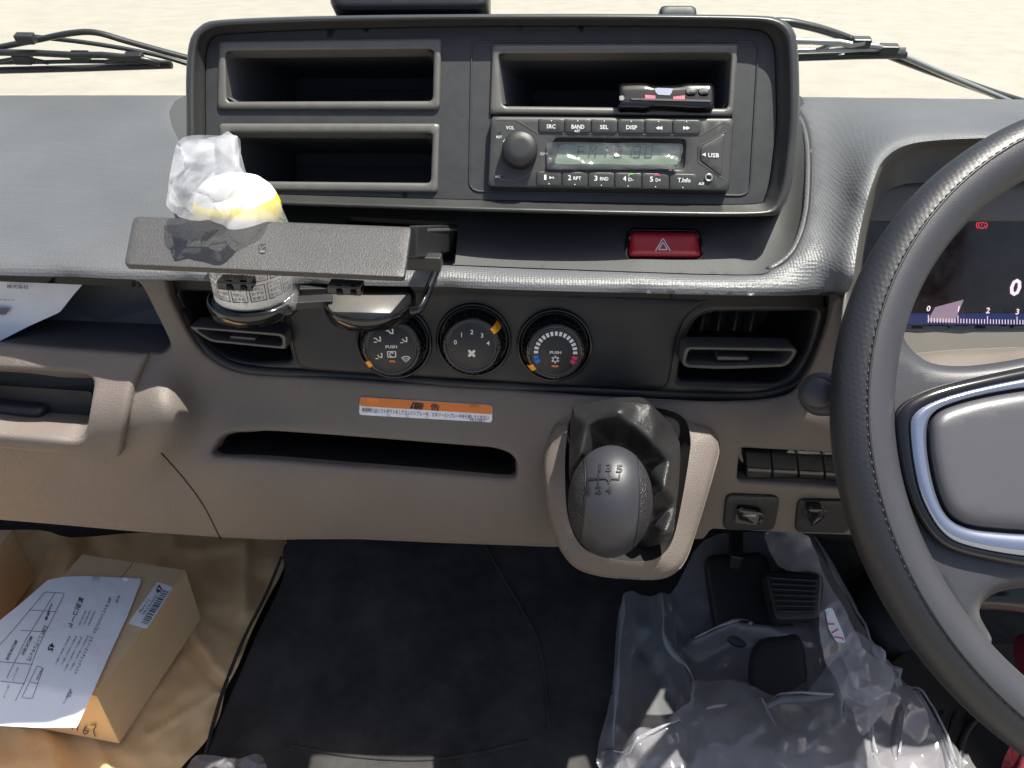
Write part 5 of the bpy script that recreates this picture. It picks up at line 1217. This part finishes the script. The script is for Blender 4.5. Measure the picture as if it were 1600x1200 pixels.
for l, A_, w in fl:
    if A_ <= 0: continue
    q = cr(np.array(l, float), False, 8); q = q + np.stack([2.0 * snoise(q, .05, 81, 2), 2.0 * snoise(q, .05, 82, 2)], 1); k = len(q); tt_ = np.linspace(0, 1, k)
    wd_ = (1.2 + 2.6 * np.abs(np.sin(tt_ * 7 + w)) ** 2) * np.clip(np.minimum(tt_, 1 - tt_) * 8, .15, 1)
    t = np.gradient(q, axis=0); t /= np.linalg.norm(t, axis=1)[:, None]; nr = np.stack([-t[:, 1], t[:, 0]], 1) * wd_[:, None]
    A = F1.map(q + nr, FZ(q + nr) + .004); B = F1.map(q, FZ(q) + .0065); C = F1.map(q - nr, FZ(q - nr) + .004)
    loft('fold', 'foldstreak', FLM, [A, B, C], closed=False)  # doubled film, whitened to stand in for light streaks along the creases
tg_ = panel('printed_tag', 'paper', FLM, F3, rr([(1286, 952), (1297, 950), (1314, 990), (1318, 1006), (1304, 1004), (1292, 984)], 2), h=.004, thick=.0004, step=8, edge=5)
flats('tag_marks', 'redprint', tg_, [line_g(F3, np.array(l, float), 2.2, .0046) for l in ([(1288, 976), (1300, 976)], [(1296, 990), (1306, 984)], [(1300, 996), (1312, 998), (1314, 1002)])])
WRP = panel('film_scrap', 'film', None, FLOOR, cr([(300, 1186), (330, 1180), (370, 1186), (398, 1178), (412, 1188), (420, 1240), (290, 1240)], sub=4), h=.03, hfun=crumple(280, 1170, 430, 1250, 16, .012, 71, 1.5), thick=0, wall=False, step=3, edge=4)
tag(WRP, 'small crumpled scrap of clear film at the bottom edge', 'plastic film')

# ================================================================== WINDSCREEN, WIPERS, OUTSIDE
WP0 = np.array([0, .885, CAM[2] - .19]); WD = np.array([0, -.34, .94]); WD /= np.linalg.norm(WD); WNRM = np.cross([1, 0, 0], WD); WNRM = -WNRM if WNRM[1] > 0 else WNRM
gmt = bpy.data.materials.new('windscreen_glass'); gmt.use_nodes = True; nt = gmt.node_tree; N = nt.nodes; N.remove(N['Principled BSDF'])
tr = N.new('ShaderNodeBsdfTransparent'); tr.inputs[0].default_value = (.95, .97, .955, 1); gs_ = N.new('ShaderNodeBsdfGlossy'); gs_.inputs['Roughness'].default_value = .01; mx = N.new('ShaderNodeMixShader'); lw_ = N.new('ShaderNodeLayerWeight'); lw_.inputs[0].default_value = .5; pw = N.new('ShaderNodeMath'); pw.operation = 'POWER'; pw.inputs[1].default_value = 5; fr = N.new('ShaderNodeMath'); fr.operation = 'MULTIPLY_ADD'; fr.inputs[1].default_value = .5; fr.inputs[2].default_value = .02
nt.links.new(lw_.outputs['Facing'], pw.inputs[0]); nt.links.new(pw.outputs[0], fr.inputs[0])
nt.links.new(fr.outputs[0], mx.inputs[0]); nt.links.new(tr.outputs[0], mx.inputs[1]); nt.links.new(gs_.outputs[0], mx.inputs[2]); nt.links.new(mx.outputs[0], N['Material Output'].inputs[0])
V, Fc = box_g(WP0 + WD * .42, (1, 0, 0), WD, WNRM, .95, .42, .003, .001)
ws = obj('windscreen', V, Fc, gmt, base=WP0, smooth=False); tag(ws, 'clear windscreen glass between the dash top and the wipers', 'windscreen')
WIP = Plane(WP0 - WNRM * .03, WNRM)
def wiper(label, arms, blade, clips, base):
    w = root('windscreen_wiper', label, 'wiper', WIP.map([base])[0], 'windscreen wipers')
    for nm, pts, rad, off, m in arms: tube(nm, m, w, WIP.map(cr(pts, False, 5), off), rad, seg=8, flat=.6)
    for nm, pts, rad, off, m in blade: tube(nm, m, w, WIP.map(np.asarray(pts, float), off), rad, seg=8, flat=.8)
    for (x, y) in clips:
        V, Fc = box_g(WIP.map([(x, y)], .004)[0], (1, 0, 0), WD, WNRM, .010, .005, .005, .0015); obj('clip', V, Fc, 'metal', w, smooth=False)
wiper('windscreen wiper parked left of the centre stack', [('arm', [(-60, 88), (0, 74), (60, 62), (110, 52), (150, 51), (200, 65), (262, 82), (330, 100)], .0055, -.008, 'metal'), ('linkage', [(35, 55), (60, 58), (130, 66), (200, 77), (260, 90), (330, 112)], .0042, -.016, 'metal')],
      [('blade', [(-60, 111), (0, 110), (120, 107), (268, 102)], .0048, 0.0, 'metal'), ('blade_spine', [(-60, 99), (0, 98), (120, 96), (266, 97)], .0028, .004, 'metal'), ('yoke', [(-60, 84), (0, 82), (60, 83), (115, 86), (160, 86), (215, 91), (250, 99)], .0045, .006, 'metal'), ('yoke', [(0, 96), (35, 90), (75, 98)], .003, .006, 'metal'), ('yoke', [(165, 97), (190, 92), (215, 90)], .003, .006, 'metal')], [(40, 60), (125, 88), (36, 92), (210, 90)], (100, 110))
wiper('windscreen wiper parked right of the centre stack', [('arm', [(1212, 34), (1240, 36), (1290, 48), (1340, 66), (1410, 94), (1480, 120), (1560, 148), (1640, 172)], .0075, -.012, 'metal'), ('linkage', [(1330, 62), (1400, 84), (1480, 118), (1600, 168)], .0055, -.004, 'alu')],
      [('blade', [(1180, 92), (1250, 90), (1340, 87), (1415, 86)], .0050, 0.0, 'metal'), ('blade_spine', [(1180, 80), (1250, 79), (1340, 77), (1414, 77)], .0032, .004, 'alu'), ('yoke', [(1180, 62), (1250, 64), (1310, 66), (1330, 70), (1350, 66)], .0045, .006, 'alu'), ('yoke', [(1275, 79), (1300, 70), (1330, 68), (1370, 72), (1388, 77)], .003, .006, 'alu')], [(1345, 66), (1388, 77)], (1300, 90))
SN = root('sensor_housing', 'dark rounded sensor housing standing behind the centre stack', 'sensor', P(640, 60, .72))
SNP = Plane(P(640, 10, .68), AXB)
panel('housing', 'black_satin', SN, SNP, rr([(516, -60), (764, -60), (764, 10), (750, 19), (530, 20), (516, 10)], [5, 5, 14, 14, 14, 14]), rnd=14, rh=.012, thick=.06, step=14, edge=6)
bar('foot', 'black', SN, P(640, 18, .70), P(640, 60, .74), .05, .02)
TB = panel('dash_clip', 'black', None, Plane(P(1060, 16, .64), AXB), rr([(1031, 12), (1036, 9), (1082, 9), (1088, 13), (1089, 40), (1031, 40)], 3), rnd=4, rh=.003, thick=.02, step=8)
tag(TB, 'tiny dark clip peeking over the top of the stack above the radio', 'clip')
